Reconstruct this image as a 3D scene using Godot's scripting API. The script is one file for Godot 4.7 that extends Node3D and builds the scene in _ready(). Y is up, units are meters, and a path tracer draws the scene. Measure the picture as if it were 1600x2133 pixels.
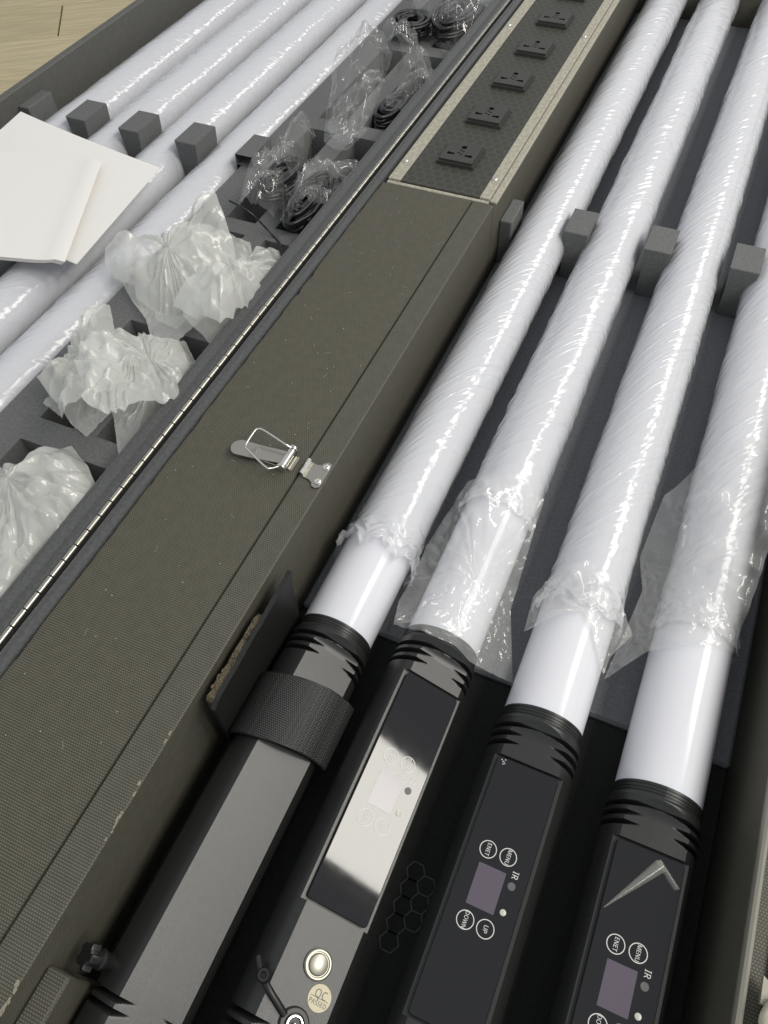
extends Node3D
# An opened flight case of wrapped LED tubes. Units are metres; y = 0 is the rim of the case, -z runs away along it.

const TUBE_R := 0.0275
const GRIP_R := 0.0295
var M := {}
var shapes := {}
var rng := RandomNumberGenerator.new()


func _ready() -> void:
	rng.seed = 7
	camera_and_light()
	materials()
	build_floor()
	build_case()
	build_cover()
	build_socket_panel()
	build_tubes()
	build_strap_and_board()
	build_papers()
	build_bags_and_cables()
	build_corner_piece()


# ------------------------------------------------------------------ camera and light
func camera_and_light() -> void:
	var cam := Camera3D.new()
	cam.name = "camera"
	cam.fov = 66.716
	cam.near = 0.02
	cam.far = 60.0
	add_child(cam)
	cam.transform = Transform3D(Basis(Vector3(0.915327, -0.029051, -0.401662), Vector3(-0.309171, 0.588417, -0.747114), Vector3(0.258049, 0.808036, 0.529612)).orthonormalized(), Vector3(0, 0.46, 0))
	cam.current = true
	var e := Environment.new()
	e.background_mode = Environment.BG_COLOR
	e.background_color = Color(0.54, 0.555, 0.58).linear_to_srgb()
	e.tonemap_mode = Environment.TONE_MAPPER_LINEAR
	e.tonemap_exposure = 1.0
	e.sdfgi_enabled = true
	e.ssao_enabled = true
	e.ssil_enabled = true
	var w := WorldEnvironment.new()
	w.name = "surroundings"
	w.environment = e
	add_child(w)
	ceiling_lamp(Vector3(1.62, 2.05, 0.10), Vector2(1.05, 0.50), 2.2, "added ceiling light panel at the near end, brightening the first tube handle, unseen")  # added lamp, only there to brighten the flat of the first grip
	ceiling_lamp(Vector3(1.62, 2.05, -0.735), Vector2(1.05, 0.50), 2.7, "small square ceiling light panel nearest the viewer, out of frame")
	ceiling_lamp(Vector3(1.62, 2.05, -2.05), Vector2(1.05, 1.25), 2.8, "long ceiling light panel in the middle of the row, out of frame")
	ceiling_lamp(Vector3(1.62, 2.05, -3.95), Vector2(1.05, 1.70), 3.2, "long ceiling light panel at the far end of the row, out of frame")


func ceiling_lamp(at: Vector3, size: Vector2, energy: float, label: String) -> void:
	var t := thing("ceiling_light", label, "ceiling light", at, "ceiling lights in a row")
	var tint := Color(1.0, 0.985, 0.95)
	var fm := StandardMaterial3D.new()
	fm.albedo_color = Color(0.8, 0.8, 0.78)
	var gm := StandardMaterial3D.new()
	gm.albedo_color = Color(0.9, 0.9, 0.88)
	gm.emission_enabled = true
	gm.emission = tint
	gm.emission_energy_multiplier = 0.8
	var st := start()
	box(st, Vector3(-size.x / 2 - 0.02, 0.005, -size.y / 2 - 0.02), Vector3(size.x / 2 + 0.02, 0.05, size.y / 2 + 0.02), 0.004)
	part(t, "housing", st, fm)
	st = start()
	box(st, Vector3(-size.x / 2, -0.003, -size.y / 2), Vector3(size.x / 2, 0.004, size.y / 2), 0.001)
	part(t, "diffuser_lamp", st, gm)
	var l := AreaLight3D.new()
	l.name = "lamp"
	l.area_size = size
	l.light_energy = energy
	l.light_color = tint
	l.area_range = 12.0
	l.shadow_enabled = true
	t.add_child(l)
	l.position = Vector3(0, -0.008, 0)
	l.rotation_degrees = Vector3(-90, 0, 0)


# ------------------------------------------------------------------ helpers
func thing(called: String, label: String, category: String, at := Vector3.ZERO, group := "") -> Node3D:
	var o := Node3D.new()
	o.name = numbered(called)
	add_child(o)
	o.position = at
	o.set_meta("label", label)
	o.set_meta("category", category)
	if group != "":
		o.set_meta("group", group)
	return o


func numbered(called: String) -> String:
	if not has_node(NodePath(called)):
		return called
	var k := 1
	while has_node(NodePath("%s_%03d" % [called, k])):
		k += 1
	return "%s_%03d" % [called, k]


func group_node(parent: Node3D, called: String) -> Node3D:
	var o := Node3D.new()
	o.name = called
	parent.add_child(o, true)
	return o


func part(parent: Node3D, called: String, shape, material: Material, xf := Transform3D(), label := "") -> MeshInstance3D:
	var o := MeshInstance3D.new()
	o.name = called
	o.mesh = shape.commit() if shape is SurfaceTool else shape
	o.material_override = material
	parent.add_child(o, true)
	o.transform = xf
	if label != "":
		o.set_meta("label", label)
	return o


func start() -> SurfaceTool:
	var st := SurfaceTool.new()
	st.begin(Mesh.PRIMITIVE_TRIANGLES)
	return st


func tri(st: SurfaceTool, a: Vector3, b: Vector3, c: Vector3, inside: Vector3) -> void:
	var n := (c - a).cross(b - a)
	if n.length_squared() < 1e-18:
		return
	n = n.normalized()
	if n.dot((a + b + c) / 3.0 - inside) < 0.0:
		var k := b
		b = c
		c = k
		n = -n
	for p in [a, b, c]:
		st.set_normal(n)
		st.set_uv(Vector2(p.x, p.z))
		st.add_vertex(p)


func quad(st: SurfaceTool, a: Vector3, b: Vector3, c: Vector3, d: Vector3, inside: Vector3) -> void:
	tri(st, a, b, c, inside)
	tri(st, a, c, d, inside)


# a box with chamfered edges
func box(st: SurfaceTool, lo: Vector3, hi: Vector3, bevel := 0.001, xf := Transform3D()) -> void:
	var mid := (lo + hi) / 2.0
	var v := {}
	for ix in 2:
		for iy in 2:
			for iz in 2:
				var s := Vector3(ix * 2 - 1, iy * 2 - 1, iz * 2 - 1)
				var corner := Vector3(hi.x if ix else lo.x, hi.y if iy else lo.y, hi.z if iz else lo.z)
				for ax in 3:
					var p := corner - s * bevel
					p[ax] = corner[ax]
					v[[ix, iy, iz, ax]] = xf * p
	var inside := xf * mid
	for ax in 3:
		var b := (ax + 1) % 3
		var c := (ax + 2) % 3
		for side in 2:
			var q := []
			for bc in [[0, 0], [1, 0], [1, 1], [0, 1]]:
				var k := [0, 0, 0]
				k[ax] = side
				k[b] = bc[0]
				k[c] = bc[1]
				q.append(v[[k[0], k[1], k[2], ax]])
			quad(st, q[0], q[1], q[2], q[3], inside)
		for i in 2:
			for j in 2:
				var k0 := [0, 0, 0]
				k0[b] = i
				k0[c] = j
				var k1: Array = k0.duplicate()
				k1[ax] = 1
				quad(st, v[[k0[0], k0[1], k0[2], b]], v[[k0[0], k0[1], k0[2], c]], v[[k1[0], k1[1], k1[2], c]], v[[k1[0], k1[1], k1[2], b]], inside)
	for ix in 2:
		for iy in 2:
			for iz in 2:
				tri(st, v[[ix, iy, iz, 0]], v[[ix, iy, iz, 1]], v[[ix, iy, iz, 2]], inside)


# a flat outline (points of a plane's own x and y) pushed from 0 to depth along the plane's z
func prism(st: SurfaceTool, outline: PackedVector2Array, depth: float, xf: Transform3D, bevel := 0.0) -> void:
	var pts := outline
	if Geometry2D.is_polygon_clockwise(pts):
		pts = pts.duplicate()
		pts.reverse()
	var inner := pts
	if bevel > 0.0:
		var grown := Geometry2D.offset_polygon(pts, -bevel)
		if grown.size() == 1 and grown[0].size() == pts.size():
			inner = grown[0]
		else:
			bevel = 0.0
	var order := Geometry2D.triangulate_polygon(inner)
	var up := xf.basis.z.normalized()
	var face_in := xf * Vector3(pts[0].x, pts[0].y, depth / 2)
	for i in range(0, order.size(), 3):
		for z in [0.0, depth]:
			var a: Vector3 = xf * Vector3(inner[order[i]].x, inner[order[i]].y, z)
			var b: Vector3 = xf * Vector3(inner[order[i + 1]].x, inner[order[i + 1]].y, z)
			var c: Vector3 = xf * Vector3(inner[order[i + 2]].x, inner[order[i + 2]].y, z)
			tri(st, a, b, c, (a + b + c) / 3.0 - up * (z - depth / 2))
	for i in pts.size():
		var p := pts[i]
		var q := pts[(i + 1) % pts.size()]
		var out := Vector2(q.y - p.y, p.x - q.x).normalized()
		var m := xf * Vector3((p.x + q.x) / 2 - out.x, (p.y + q.y) / 2 - out.y, depth / 2)
		quad(st, xf * Vector3(p.x, p.y, bevel), xf * Vector3(q.x, q.y, bevel), xf * Vector3(q.x, q.y, depth - bevel), xf * Vector3(p.x, p.y, depth - bevel), m)
		if bevel > 0.0 and i < inner.size():
			var r := nearest(inner, p)
			var s := nearest(inner, q)
			for z in [[0.0, bevel], [depth, depth - bevel]]:
				quad(st, xf * Vector3(r.x, r.y, z[0]), xf * Vector3(s.x, s.y, z[0]), xf * Vector3(q.x, q.y, z[1]), xf * Vector3(p.x, p.y, z[1]), m)
	face_in = face_in


func nearest(pts: PackedVector2Array, p: Vector2) -> Vector2:
	var best := pts[0]
	for q in pts:
		if q.distance_squared_to(p) < best.distance_squared_to(p):
			best = q
	return best


func rounded_rect(hx: float, hy: float, r: float, n := 5) -> PackedVector2Array:
	var out := PackedVector2Array()
	for k in 4:
		var c := Vector2((hx - r) * [1, -1, -1, 1][k], (hy - r) * [1, 1, -1, -1][k])
		for i in n + 1:
			var a := PI / 2 * (k + float(i) / n)
			out.append(c + Vector2(cos(a), sin(a)) * r)
	return out


func disc(r: float, n := 24) -> PackedVector2Array:
	var out := PackedVector2Array()
	for i in n:
		out.append(Vector2(cos(TAU * i / n), sin(TAU * i / n)) * r)
	return out


# rows of points as a mesh; neighbouring faces that meet at less than the given angle share a normal
func grid(rows: Array, wrap := false, crease := 0.72, flip := false) -> ArrayMesh:
	var nr := rows.size() - 1
	var nc: int = rows[0].size() - (0 if wrap else 1)
	var w: int = rows[0].size()
	var fn := PackedVector3Array()
	fn.resize(nr * nc)
	var sgn := -1.0 if flip else 1.0
	for i in nr:
		var r0: PackedVector3Array = rows[i]
		var r1: PackedVector3Array = rows[i + 1]
		for j in nc:
			var j1 := (j + 1) % w
			var n := (r1[j1] - r0[j]).cross(r0[j1] - r1[j]) * sgn
			fn[i * nc + j] = n.normalized() if n.length_squared() > 1e-20 else Vector3.UP
	var vs := PackedVector3Array()
	var ns := PackedVector3Array()
	var uvs := PackedVector2Array()
	var idx := PackedInt32Array()
	vs.resize(nr * nc * 4)
	ns.resize(nr * nc * 4)
	uvs.resize(nr * nc * 4)
	idx.resize(nr * nc * 6)
	var at := 0
	var it := 0
	for i in nr:
		for j in nc:
			var f := fn[i * nc + j]
			for k in 4:
				var ci: int = i + (1 if k >= 2 else 0)
				var cj: int = j + (1 if k == 1 or k == 2 else 0)
				var n := Vector3.ZERO
				for di in 2:
					var qi := ci - di
					if qi < 0 or qi >= nr:
						continue
					for dj in 2:
						var qj := cj - dj
						if wrap:
							qj = (qj + nc) % nc
						elif qj < 0 or qj >= nc:
							continue
						var g := fn[qi * nc + qj]
						if g.dot(f) > crease:
							n += g
				vs[at + k] = rows[ci][cj % w]
				ns[at + k] = n.normalized()
				uvs[at + k] = Vector2(float(cj) / nc, float(ci) / nr)
			var o := [0, 1, 2, 0, 2, 3] if not flip else [0, 2, 1, 0, 3, 2]
			for k in 6:
				idx[it + k] = at + o[k]
			at += 4
			it += 6
	var arrays := []
	arrays.resize(Mesh.ARRAY_MAX)
	arrays[Mesh.ARRAY_VERTEX] = vs
	arrays[Mesh.ARRAY_NORMAL] = ns
	arrays[Mesh.ARRAY_TEX_UV] = uvs
	arrays[Mesh.ARRAY_INDEX] = idx
	var m := ArrayMesh.new()
	m.add_surface_from_arrays(Mesh.PRIMITIVE_TRIANGLES, arrays)
	return m


# the same with one normal a point: for films
func soft_grid(rows: Array, wrap := false) -> ArrayMesh:
	var nr := rows.size()
	var nc: int = rows[0].size()
	var vs := PackedVector3Array()
	var ns := PackedVector3Array()
	var idx := PackedInt32Array()
	for i in nr:
		var r: PackedVector3Array = rows[i]
		var up: PackedVector3Array = rows[maxi(i - 1, 0)]
		var dn: PackedVector3Array = rows[mini(i + 1, nr - 1)]
		for j in nc:
			var l := (j - 1 + nc) % nc if wrap else maxi(j - 1, 0)
			var g := (j + 1) % nc if wrap else mini(j + 1, nc - 1)
			vs.append(r[j])
			var n := (dn[j] - up[j]).cross(r[g] - r[l])
			ns.append(n.normalized() if n.length_squared() > 1e-20 else Vector3.UP)
	for i in nr - 1:
		for j in (nc if wrap else nc - 1):
			var a := i * nc + j
			var b := i * nc + (j + 1) % nc
			idx.append_array(PackedInt32Array([a, b, b + nc, a, b + nc, a + nc]))
	var arrays := []
	arrays.resize(Mesh.ARRAY_MAX)
	arrays[Mesh.ARRAY_VERTEX] = vs
	arrays[Mesh.ARRAY_NORMAL] = ns
	arrays[Mesh.ARRAY_INDEX] = idx
	var m := ArrayMesh.new()
	m.add_surface_from_arrays(Mesh.PRIMITIVE_TRIANGLES, arrays)
	return m


# a profile of [along, radius] turned round the z axis
func lathe(profile: Array, n := 40, crease := 0.72) -> ArrayMesh:
	var rows := []
	for p in profile:
		var r := PackedVector3Array()
		for j in n:
			r.append(Vector3(cos(TAU * j / n) * p[1], sin(TAU * j / n) * p[1], p[0]))
		rows.append(r)
	return grid(rows, true, crease)


func sweep(path: PackedVector3Array, r: float, n := 8) -> ArrayMesh:
	var rows := []
	var side := Vector3.ZERO
	for i in path.size():
		var t := (path[mini(i + 1, path.size() - 1)] - path[maxi(i - 1, 0)]).normalized()
		if side == Vector3.ZERO:
			side = t.cross(Vector3.UP if absf(t.y) < 0.9 else Vector3.RIGHT).normalized()
		side = (side - t * side.dot(t)).normalized()
		var up := t.cross(side)
		var row := PackedVector3Array()
		for j in n:
			row.append(path[i] + (side * cos(TAU * j / n) + up * sin(TAU * j / n)) * r)
		if i == 0:
			row = row.duplicate()
			var cap := PackedVector3Array()
			cap.resize(n)
			cap.fill(path[i])
			rows.append(cap)
		rows.append(row)
	var last := PackedVector3Array()
	last.resize(n)
	last.fill(path[path.size() - 1])
	rows.append(last)
	return grid(rows, true, 0.5)


func smooth_path(pts: Array, per := 8) -> PackedVector3Array:
	var out := PackedVector3Array()
	for i in pts.size() - 1:
		var a: Vector3 = pts[maxi(i - 1, 0)]
		var d: Vector3 = pts[mini(i + 2, pts.size() - 1)]
		for k in per:
			out.append((pts[i] as Vector3).cubic_interpolate(pts[i + 1], a, d, float(k) / per))
	out.append(pts[pts.size() - 1])
	return out


func turned_up() -> Basis:   # a plane's x, y, z laid on the ground: z points up, x right, y away
	return Basis(Vector3(1, 0, 0), Vector3(0, 0, -1), Vector3(0, 1, 0))


func words(text: String, size: float) -> TextMesh:
	var t := TextMesh.new()
	var f := SystemFont.new()
	f.font_names = PackedStringArray(["Droid Sans"])
	t.font = f
	t.text = text
	t.font_size = 32
	t.pixel_size = size / 32.0
	t.depth = 0.00012
	t.curve_step = 1.0
	return t


# ------------------------------------------------------------------ materials
func mat(color: Color, rough: float, metal := 0.0, specular := 0.5) -> StandardMaterial3D:
	var m := StandardMaterial3D.new()
	m.albedo_color = color.linear_to_srgb()
	m.roughness = rough
	m.metallic = metal
	m.metallic_specular = specular
	return m


func film(color: Color, alpha: float, rough: float) -> StandardMaterial3D:
	var m := mat(color, rough)
	m.transparency = BaseMaterial3D.TRANSPARENCY_ALPHA
	m.albedo_color.a = alpha
	m.cull_mode = BaseMaterial3D.CULL_DISABLED
	return m


func picture(n: int, pixel: Callable, h := 0) -> Image:
	var rows := h if h else n
	var bytes := PackedByteArray()
	bytes.resize(n * rows * 3)
	var at := 0
	for y in rows:
		for x in n:
			var c: Color = pixel.call(x, y)
			bytes[at] = int(clampf(c.r, 0, 1) * 255)
			bytes[at + 1] = int(clampf(c.g, 0, 1) * 255)
			bytes[at + 2] = int(clampf(c.b, 0, 1) * 255)
			at += 3
	return Image.create_from_data(n, rows, false, Image.FORMAT_RGB8, bytes)


func noise(freq: float, sd: int, octaves := 3) -> FastNoiseLite:
	var f := FastNoiseLite.new()
	f.seed = sd
	f.noise_type = FastNoiseLite.TYPE_SIMPLEX
	f.frequency = freq
	f.fractal_octaves = octaves
	return f


func grain_texture(freq: float, sd: int, lo: float, hi: float, size := 512) -> NoiseTexture2D:
	var t := NoiseTexture2D.new()
	t.width = size
	t.height = size
	t.seamless = true
	t.noise = noise(freq, sd, 4)
	var g := Gradient.new()
	g.set_color(0, Color(lo, lo, lo))
	g.set_color(1, Color(hi, hi, hi))
	t.color_ramp = g
	return t


func bump_texture(freq: float, sd: int, strength: float, size := 512) -> NoiseTexture2D:
	var t := NoiseTexture2D.new()
	t.width = size
	t.height = size
	t.seamless = true
	t.noise = noise(freq, sd, 3)
	t.as_normal_map = true
	t.bump_strength = strength
	return t


func tri_mapped(m: StandardMaterial3D, per_metre: float) -> StandardMaterial3D:
	m.uv1_triplanar = true
	m.uv1_world_triplanar = true
	m.uv1_scale = Vector3.ONE * per_metre
	return m


func materials() -> void:
	# woven covering: rows of small raised threads with lint caught in it
	var soft := noise(0.012, 3, 4)
	var fine := noise(0.35, 5, 2)
	var cells := 96.0
	var weave := func(x: int, y: int) -> float:
		var v := y / 1024.0 * cells
		var u := x / 1024.0 * cells + 0.5 * (int(v) % 2)
		var du := u - floorf(u) - 0.5
		var dv := v - floorf(v) - 0.5
		return clampf(1.0 - (du * du * 3.2 + dv * dv * 5.0), 0.0, 1.0)
	var height := Image.create_empty(1024, 1024, false, Image.FORMAT_L8)
	var cloth := picture(1024, func(x: int, y: int) -> Color:
		var k: float = weave.call(x, y)
		height.set_pixel(x, y, Color(k, k, k))
		var d := 0.58 + 0.40 * k + 0.035 * soft.get_noise_2d(x, y) + 0.10 * fine.get_noise_2d(x, y)
		return Color(d, d, d))
	rng.seed = 21
	for i in 200:
		var p := Vector2i(rng.randi_range(2, 1018), rng.randi_range(2, 1018))
		var g := rng.randf_range(0.85, 1.0)
		for k in rng.randi_range(2, 12):
			cloth.set_pixelv(p + Vector2i(k % 3, k / 3), Color(g, g, g * 0.96))
	height.bump_map_to_normal_map(2.2)
	M.cover = tri_mapped(mat(Color(0.158, 0.150, 0.107), 0.72), 1 / 0.16)
	M.cover.albedo_texture = ImageTexture.create_from_image(cloth)
	M.cover.normal_enabled = true
	M.cover.normal_texture = ImageTexture.create_from_image(height)
	M.cover.normal_scale = 0.8
	M.covering = M.cover.duplicate()   # the same covering, worn smoother on the frame
	M.covering.albedo_color = Color(0.152, 0.145, 0.109).linear_to_srgb()
	M.covering.normal_scale = 0.3
	M.covering.roughness = 0.65
	# foam
	M.foam = tri_mapped(mat(Color(0.165, 0.168, 0.166), 0.85, 0.0, 0.35), 9.0)
	M.foam.albedo_texture = grain_texture(0.05, 11, 0.86, 1.0)
	M.foam.normal_enabled = true
	M.foam.normal_texture = bump_texture(0.25, 12, 3.0)
	M.foam.normal_scale = 0.35
	M.foam_glare_grey = M.foam.duplicate()
	M.foam_glare_grey.albedo_color = Color(0.205, 0.214, 0.228).linear_to_srgb()  # far bed: grey lifted to carry the glare between the wrapped tubes
	M.foam_glare_free = M.foam.duplicate()
	M.foam_glare_free.albedo_color = Color(0.021, 0.022, 0.021).linear_to_srgb()  # near bed: black where that glare has faded, not another material
	M.lid_lining = M.covering.duplicate()
	M.lid_lining.albedo_color = Color(0.200, 0.198, 0.180).linear_to_srgb()
	# plastics and metals
	M.rail = tri_mapped(mat(Color(0.105, 0.108, 0.108), 0.42), 14.0)
	M.rail.albedo_texture = grain_texture(0.03, 14, 0.8, 1.0)
	M.grip = tri_mapped(mat(Color(0.019, 0.020, 0.019), 0.33), 30.0)
	M.grip.normal_enabled = true
	M.grip.normal_texture = bump_texture(0.3, 15, 2.0, 256)
	M.grip.normal_scale = 0.22
	M.grip.roughness_texture = grain_texture(0.08, 16, 0.86, 1.0, 256)
	M.rubber = mat(Color(0.012, 0.012, 0.012), 0.38)
	M.glass = mat(Color(0.008, 0.008, 0.009), 0.035)
	M.glass.roughness = 0.055
	tri_mapped(M.glass, 16.0)
	M.glass.roughness_texture = grain_texture(0.02, 26, 0.6, 1.0, 256)
	M.print_white = mat(Color(0.62, 0.63, 0.60), 0.5)
	M.print_grey = mat(Color(0.10, 0.10, 0.10), 0.5)
	M.print_faint = mat(Color(0.044, 0.046, 0.043), 0.6)
	M.screen = mat(Color(0.105, 0.088, 0.115), 0.12)
	M.led = mat(Color(0.52, 0.53, 0.46), 0.3)
	M.steel = mat(Color(0.47, 0.45, 0.39), 0.26, 1.0)
	M.chrome = mat(Color(0.75, 0.74, 0.70), 0.16, 1.0)
	M.aluminium = tri_mapped(mat(Color(0.26, 0.25, 0.21), 0.45, 0.3), 12.0)
	M.aluminium.roughness_texture = grain_texture(0.03, 18, 0.7, 1.0, 256)
	M.brushed = mat(Color(0.40, 0.385, 0.33), 0.42, 1.0)
	M.lint = mat(Color(0.36, 0.35, 0.31), 0.9)
	M.chip = mat(Color(0.26, 0.24, 0.18), 0.8)
	M.brass_sticker = mat(Color(0.56, 0.50, 0.34), 0.45)
	M.tube = mat(Color(0.70, 0.705, 0.745), 0.13)
	M.tube.subsurf_scatter_enabled = true
	M.tube.subsurf_scatter_strength = 0.15
	M.film = film(Color(0.755, 0.765, 0.79), 0.45, 0.07)
	M.loose = film(Color(0.80, 0.80, 0.77), 0.17, 0.05)
	M.clear = film(Color(0.80, 0.80, 0.76), 0.045, 0.03)
	M.milky = film(Color(0.85, 0.86, 0.82), 0.42, 0.14)
	M.milky.backlight_enabled = true
	M.milky.backlight = Color(0.5, 0.5, 0.48)
	M.paper = tri_mapped(mat(Color(0.84, 0.82, 0.78), 0.7), 8.0)
	M.cable = mat(Color(0.012, 0.012, 0.013), 0.32)
	M.cream = tri_mapped(mat(Color(0.72, 0.69, 0.52), 0.6), 12.0)
	M.cream.albedo_texture = grain_texture(0.05, 20, 0.8, 1.0, 256)
	# bare and painted wood
	var streak := noise(0.02, 31, 4)
	var ring := noise(0.09, 32, 3)
	var board := ImageTexture.create_from_image(picture(512, func(x: int, y: int) -> Color:
		var d := 0.86 + 0.10 * streak.get_noise_2d(x * 0.35, y * 4.0) + 0.06 * ring.get_noise_2d(x * 0.25, y * 5.0)
		return Color(d, d * 0.985, d * 0.95)))
	M.planks = []
	for k in 3:
		var p := mat([Color(0.68, 0.59, 0.375), Color(0.64, 0.555, 0.35), Color(0.71, 0.62, 0.40)][k], 0.5)
		p.uv1_triplanar = true
		p.uv1_scale = Vector3(1.6, 5.0, 5.0)
		p.uv1_offset = Vector3(0.31 * k, 0.17 * k, 0.23 * k)
		p.albedo_texture = board
		M.planks.append(p)
	M.bare_wood = tri_mapped(mat(Color(0.46, 0.435, 0.35), 0.7), 10.0)
	M.bare_wood.albedo_texture = grain_texture(0.03, 22, 0.82, 1.0)
	M.plywood = tri_mapped(mat(Color(0.20, 0.16, 0.09), 0.6), 40.0)
	M.plywood.albedo_texture = grain_texture(0.06, 23, 0.35, 1.0, 256)
	M.black_paint = tri_mapped(mat(Color(0.018, 0.018, 0.017), 0.5), 25.0)
	M.black_paint.albedo_texture = grain_texture(0.08, 24, 0.5, 1.0, 256)
	# honeycomb print on the socket board
	var hexes := picture(520, func(x: int, y: int) -> Color:
		var a := x / 520.0 * 8.0
		var b := y / 450.0 * 8.0 / 1.0
		var best := 9.0
		var second := 9.0
		var row := int(floorf(b))
		for dr in [-1, 0, 1]:
			var r: int = row + dr
			for dc in [-1, 0, 1]:
				var cx: float = floorf(a) + dc + (0.5 if posmod(r, 2) == 1 else 0.0) + 0.25
				var d := Vector2(a - cx, (b - r - 0.5) * 0.866).length()
				if d < best:
					second = best
					best = d
				elif d < second:
					second = d
		var k := 0.80 if second - best > 0.16 else 1.0
		return Color(k, k, k * 0.97), 450)
	M.board = tri_mapped(mat(Color(0.058, 0.057, 0.048), 0.55), 1 / 0.1)
	M.board.uv1_scale = Vector3(1 / 0.085, 1 / 0.085, 1 / 0.0736)
	M.board.albedo_texture = ImageTexture.create_from_image(hexes)
	M.socket = tri_mapped(mat(Color(0.050, 0.050, 0.044), 0.5), 20.0)
	M.socket.albedo_texture = grain_texture(0.06, 25, 0.8, 1.0, 256)
	M.slot = mat(Color(0.008, 0.008, 0.008), 0.7)
	# strap webbing
	var hookloop := Image.create_empty(256, 256, false, Image.FORMAT_L8)
	var strap_tone := picture(256, func(x: int, y: int) -> Color:
		var v := y / 256.0 * 24.0
		var u := x / 256.0 * 24.0 + 0.5 * (int(v) % 2)
		var k := clampf(1.25 - Vector2(u - floorf(u) - 0.5, v - floorf(v) - 0.5).length() * 2.4, 0, 1)
		hookloop.set_pixel(x, y, Color(k, k, k))
		var d := 0.25 + 0.75 * k
		return Color(d, d, d))
	hookloop.bump_map_to_normal_map(3.0)
	M.strap = tri_mapped(mat(Color(0.085, 0.086, 0.084), 0.5), 1 / 0.036)
	M.strap.albedo_texture = ImageTexture.create_from_image(strap_tone)
	M.strap.normal_enabled = true
	M.strap.normal_texture = ImageTexture.create_from_image(hookloop)


# ------------------------------------------------------------------ floor
func build_floor() -> void:
	var f := MeshInstance3D.new()
	f.name = "floor"
	var st := start()
	box(st, Vector3(-3.4, -0.19, -3.6), Vector3(2.2, -0.1402, 1.2), 0.002)
	f.mesh = st.commit()
	f.material_override = M.plywood
	f.set_meta("kind", "structure")
	add_child(f)
	var along := Vector3(0.829, 0, -0.559).normalized()
	var across := Vector3(along.z, 0, -along.x) * -1.0
	var turn := Basis(along, Vector3.UP, along.cross(Vector3.UP))
	st = start()
	box(st, Vector3(-0.5985, -0.010, -0.0652), Vector3(0.5985, 0, 0.0652), 0.0009)
	var plank := st.commit()
	var origin := Vector3(-1.2922, -0.130, -1.1544)
	for row in range(-9, 14):
		var shift: float = [0.0, 0.47, 0.83, 0.29][posmod(row, 4)]
		for k in range(-3, 4):
			var c := origin + across * 0.131 * (row + 0.5) + along * (0.1120 + 0.6 + 1.2 * k + shift)
			if c.x < -3.0 or c.x > 1.8 or c.z < -3.2 or c.z > 0.8:
				continue
			part(f, "plank", plank, M.planks[posmod(row * 7 + k * 5, 3)], Transform3D(turn, c))


# ------------------------------------------------------------------ the case
func foam_with_pockets(xs: Array, zs: Array, holes: Array, top: float, deep: float, base: float) -> SurfaceTool:
	var st := start()
	var hole := func(i: int, j: int) -> bool:
		return i >= 0 and j >= 0 and i < xs.size() - 1 and j < zs.size() - 1 and holes[j][i] == 1
	for i in xs.size() - 1:
		for j in zs.size() - 1:
			var x0: float = xs[i]
			var x1: float = xs[i + 1]
			var z0: float = zs[j]
			var z1: float = zs[j + 1]
			var y: float = deep if hole.call(i, j) else top
			var under := Vector3((x0 + x1) / 2, y - 1, (z0 + z1) / 2)
			quad(st, Vector3(x0, y, z0), Vector3(x1, y, z0), Vector3(x1, y, z1), Vector3(x0, y, z1), under)
			if hole.call(i, j):
				for side in [[x0, z0, x1, z0, i, j - 1], [x0, z1, x1, z1, i, j + 1], [x0, z0, x0, z1, i - 1, j], [x1, z0, x1, z1, i + 1, j]]:
					if not hole.call(side[4], side[5]):
						var mid := Vector3((x0 + x1) / 2, (top + deep) / 2, (z0 + z1) / 2)
						var edge := Vector3((side[0] + side[2]) / 2.0, mid.y, (side[1] + side[3]) / 2.0)
						quad(st, Vector3(side[0], top, side[1]), Vector3(side[2], top, side[3]), Vector3(side[2], deep, side[3]), Vector3(side[0], deep, side[1]), edge * 2.0 - mid)
	var xa: float = xs[0]
	var xb: float = xs[xs.size() - 1]
	var za: float = zs[0]
	var zb: float = zs[zs.size() - 1]
	var c := Vector3((xa + xb) / 2, (top + base) / 2, (za + zb) / 2)
	for s in [[xa, za, xb, za], [xa, zb, xb, zb], [xa, za, xa, zb], [xb, za, xb, zb]]:
		quad(st, Vector3(s[0], top, s[1]), Vector3(s[2], top, s[3]), Vector3(s[2], base, s[3]), Vector3(s[0], base, s[1]), c)
	return st


# a foam post whose flanks are hollowed to hug the tubes beside it
func foam_post(parent: Node3D, x0: float, x1: float, top: float, foot: float, z0: float, z1: float, lean := 0.003) -> void:
	var st := start()
	var outline := PackedVector2Array([Vector2(x0 + lean, foot), Vector2(x0 + lean, top - 0.030), Vector2(x0 + lean * 0.4, top - 0.014), Vector2(x0, top), Vector2(x1, top), Vector2(x1 - lean * 0.4, top - 0.014), Vector2(x1 - lean, top - 0.030), Vector2(x1 - lean, foot)])
	prism(st, outline, z1 - z0, Transform3D(Basis(), Vector3(0, 0, z0)), 0.0007)
	part(parent, "foam_block", st, M.foam)


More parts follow.
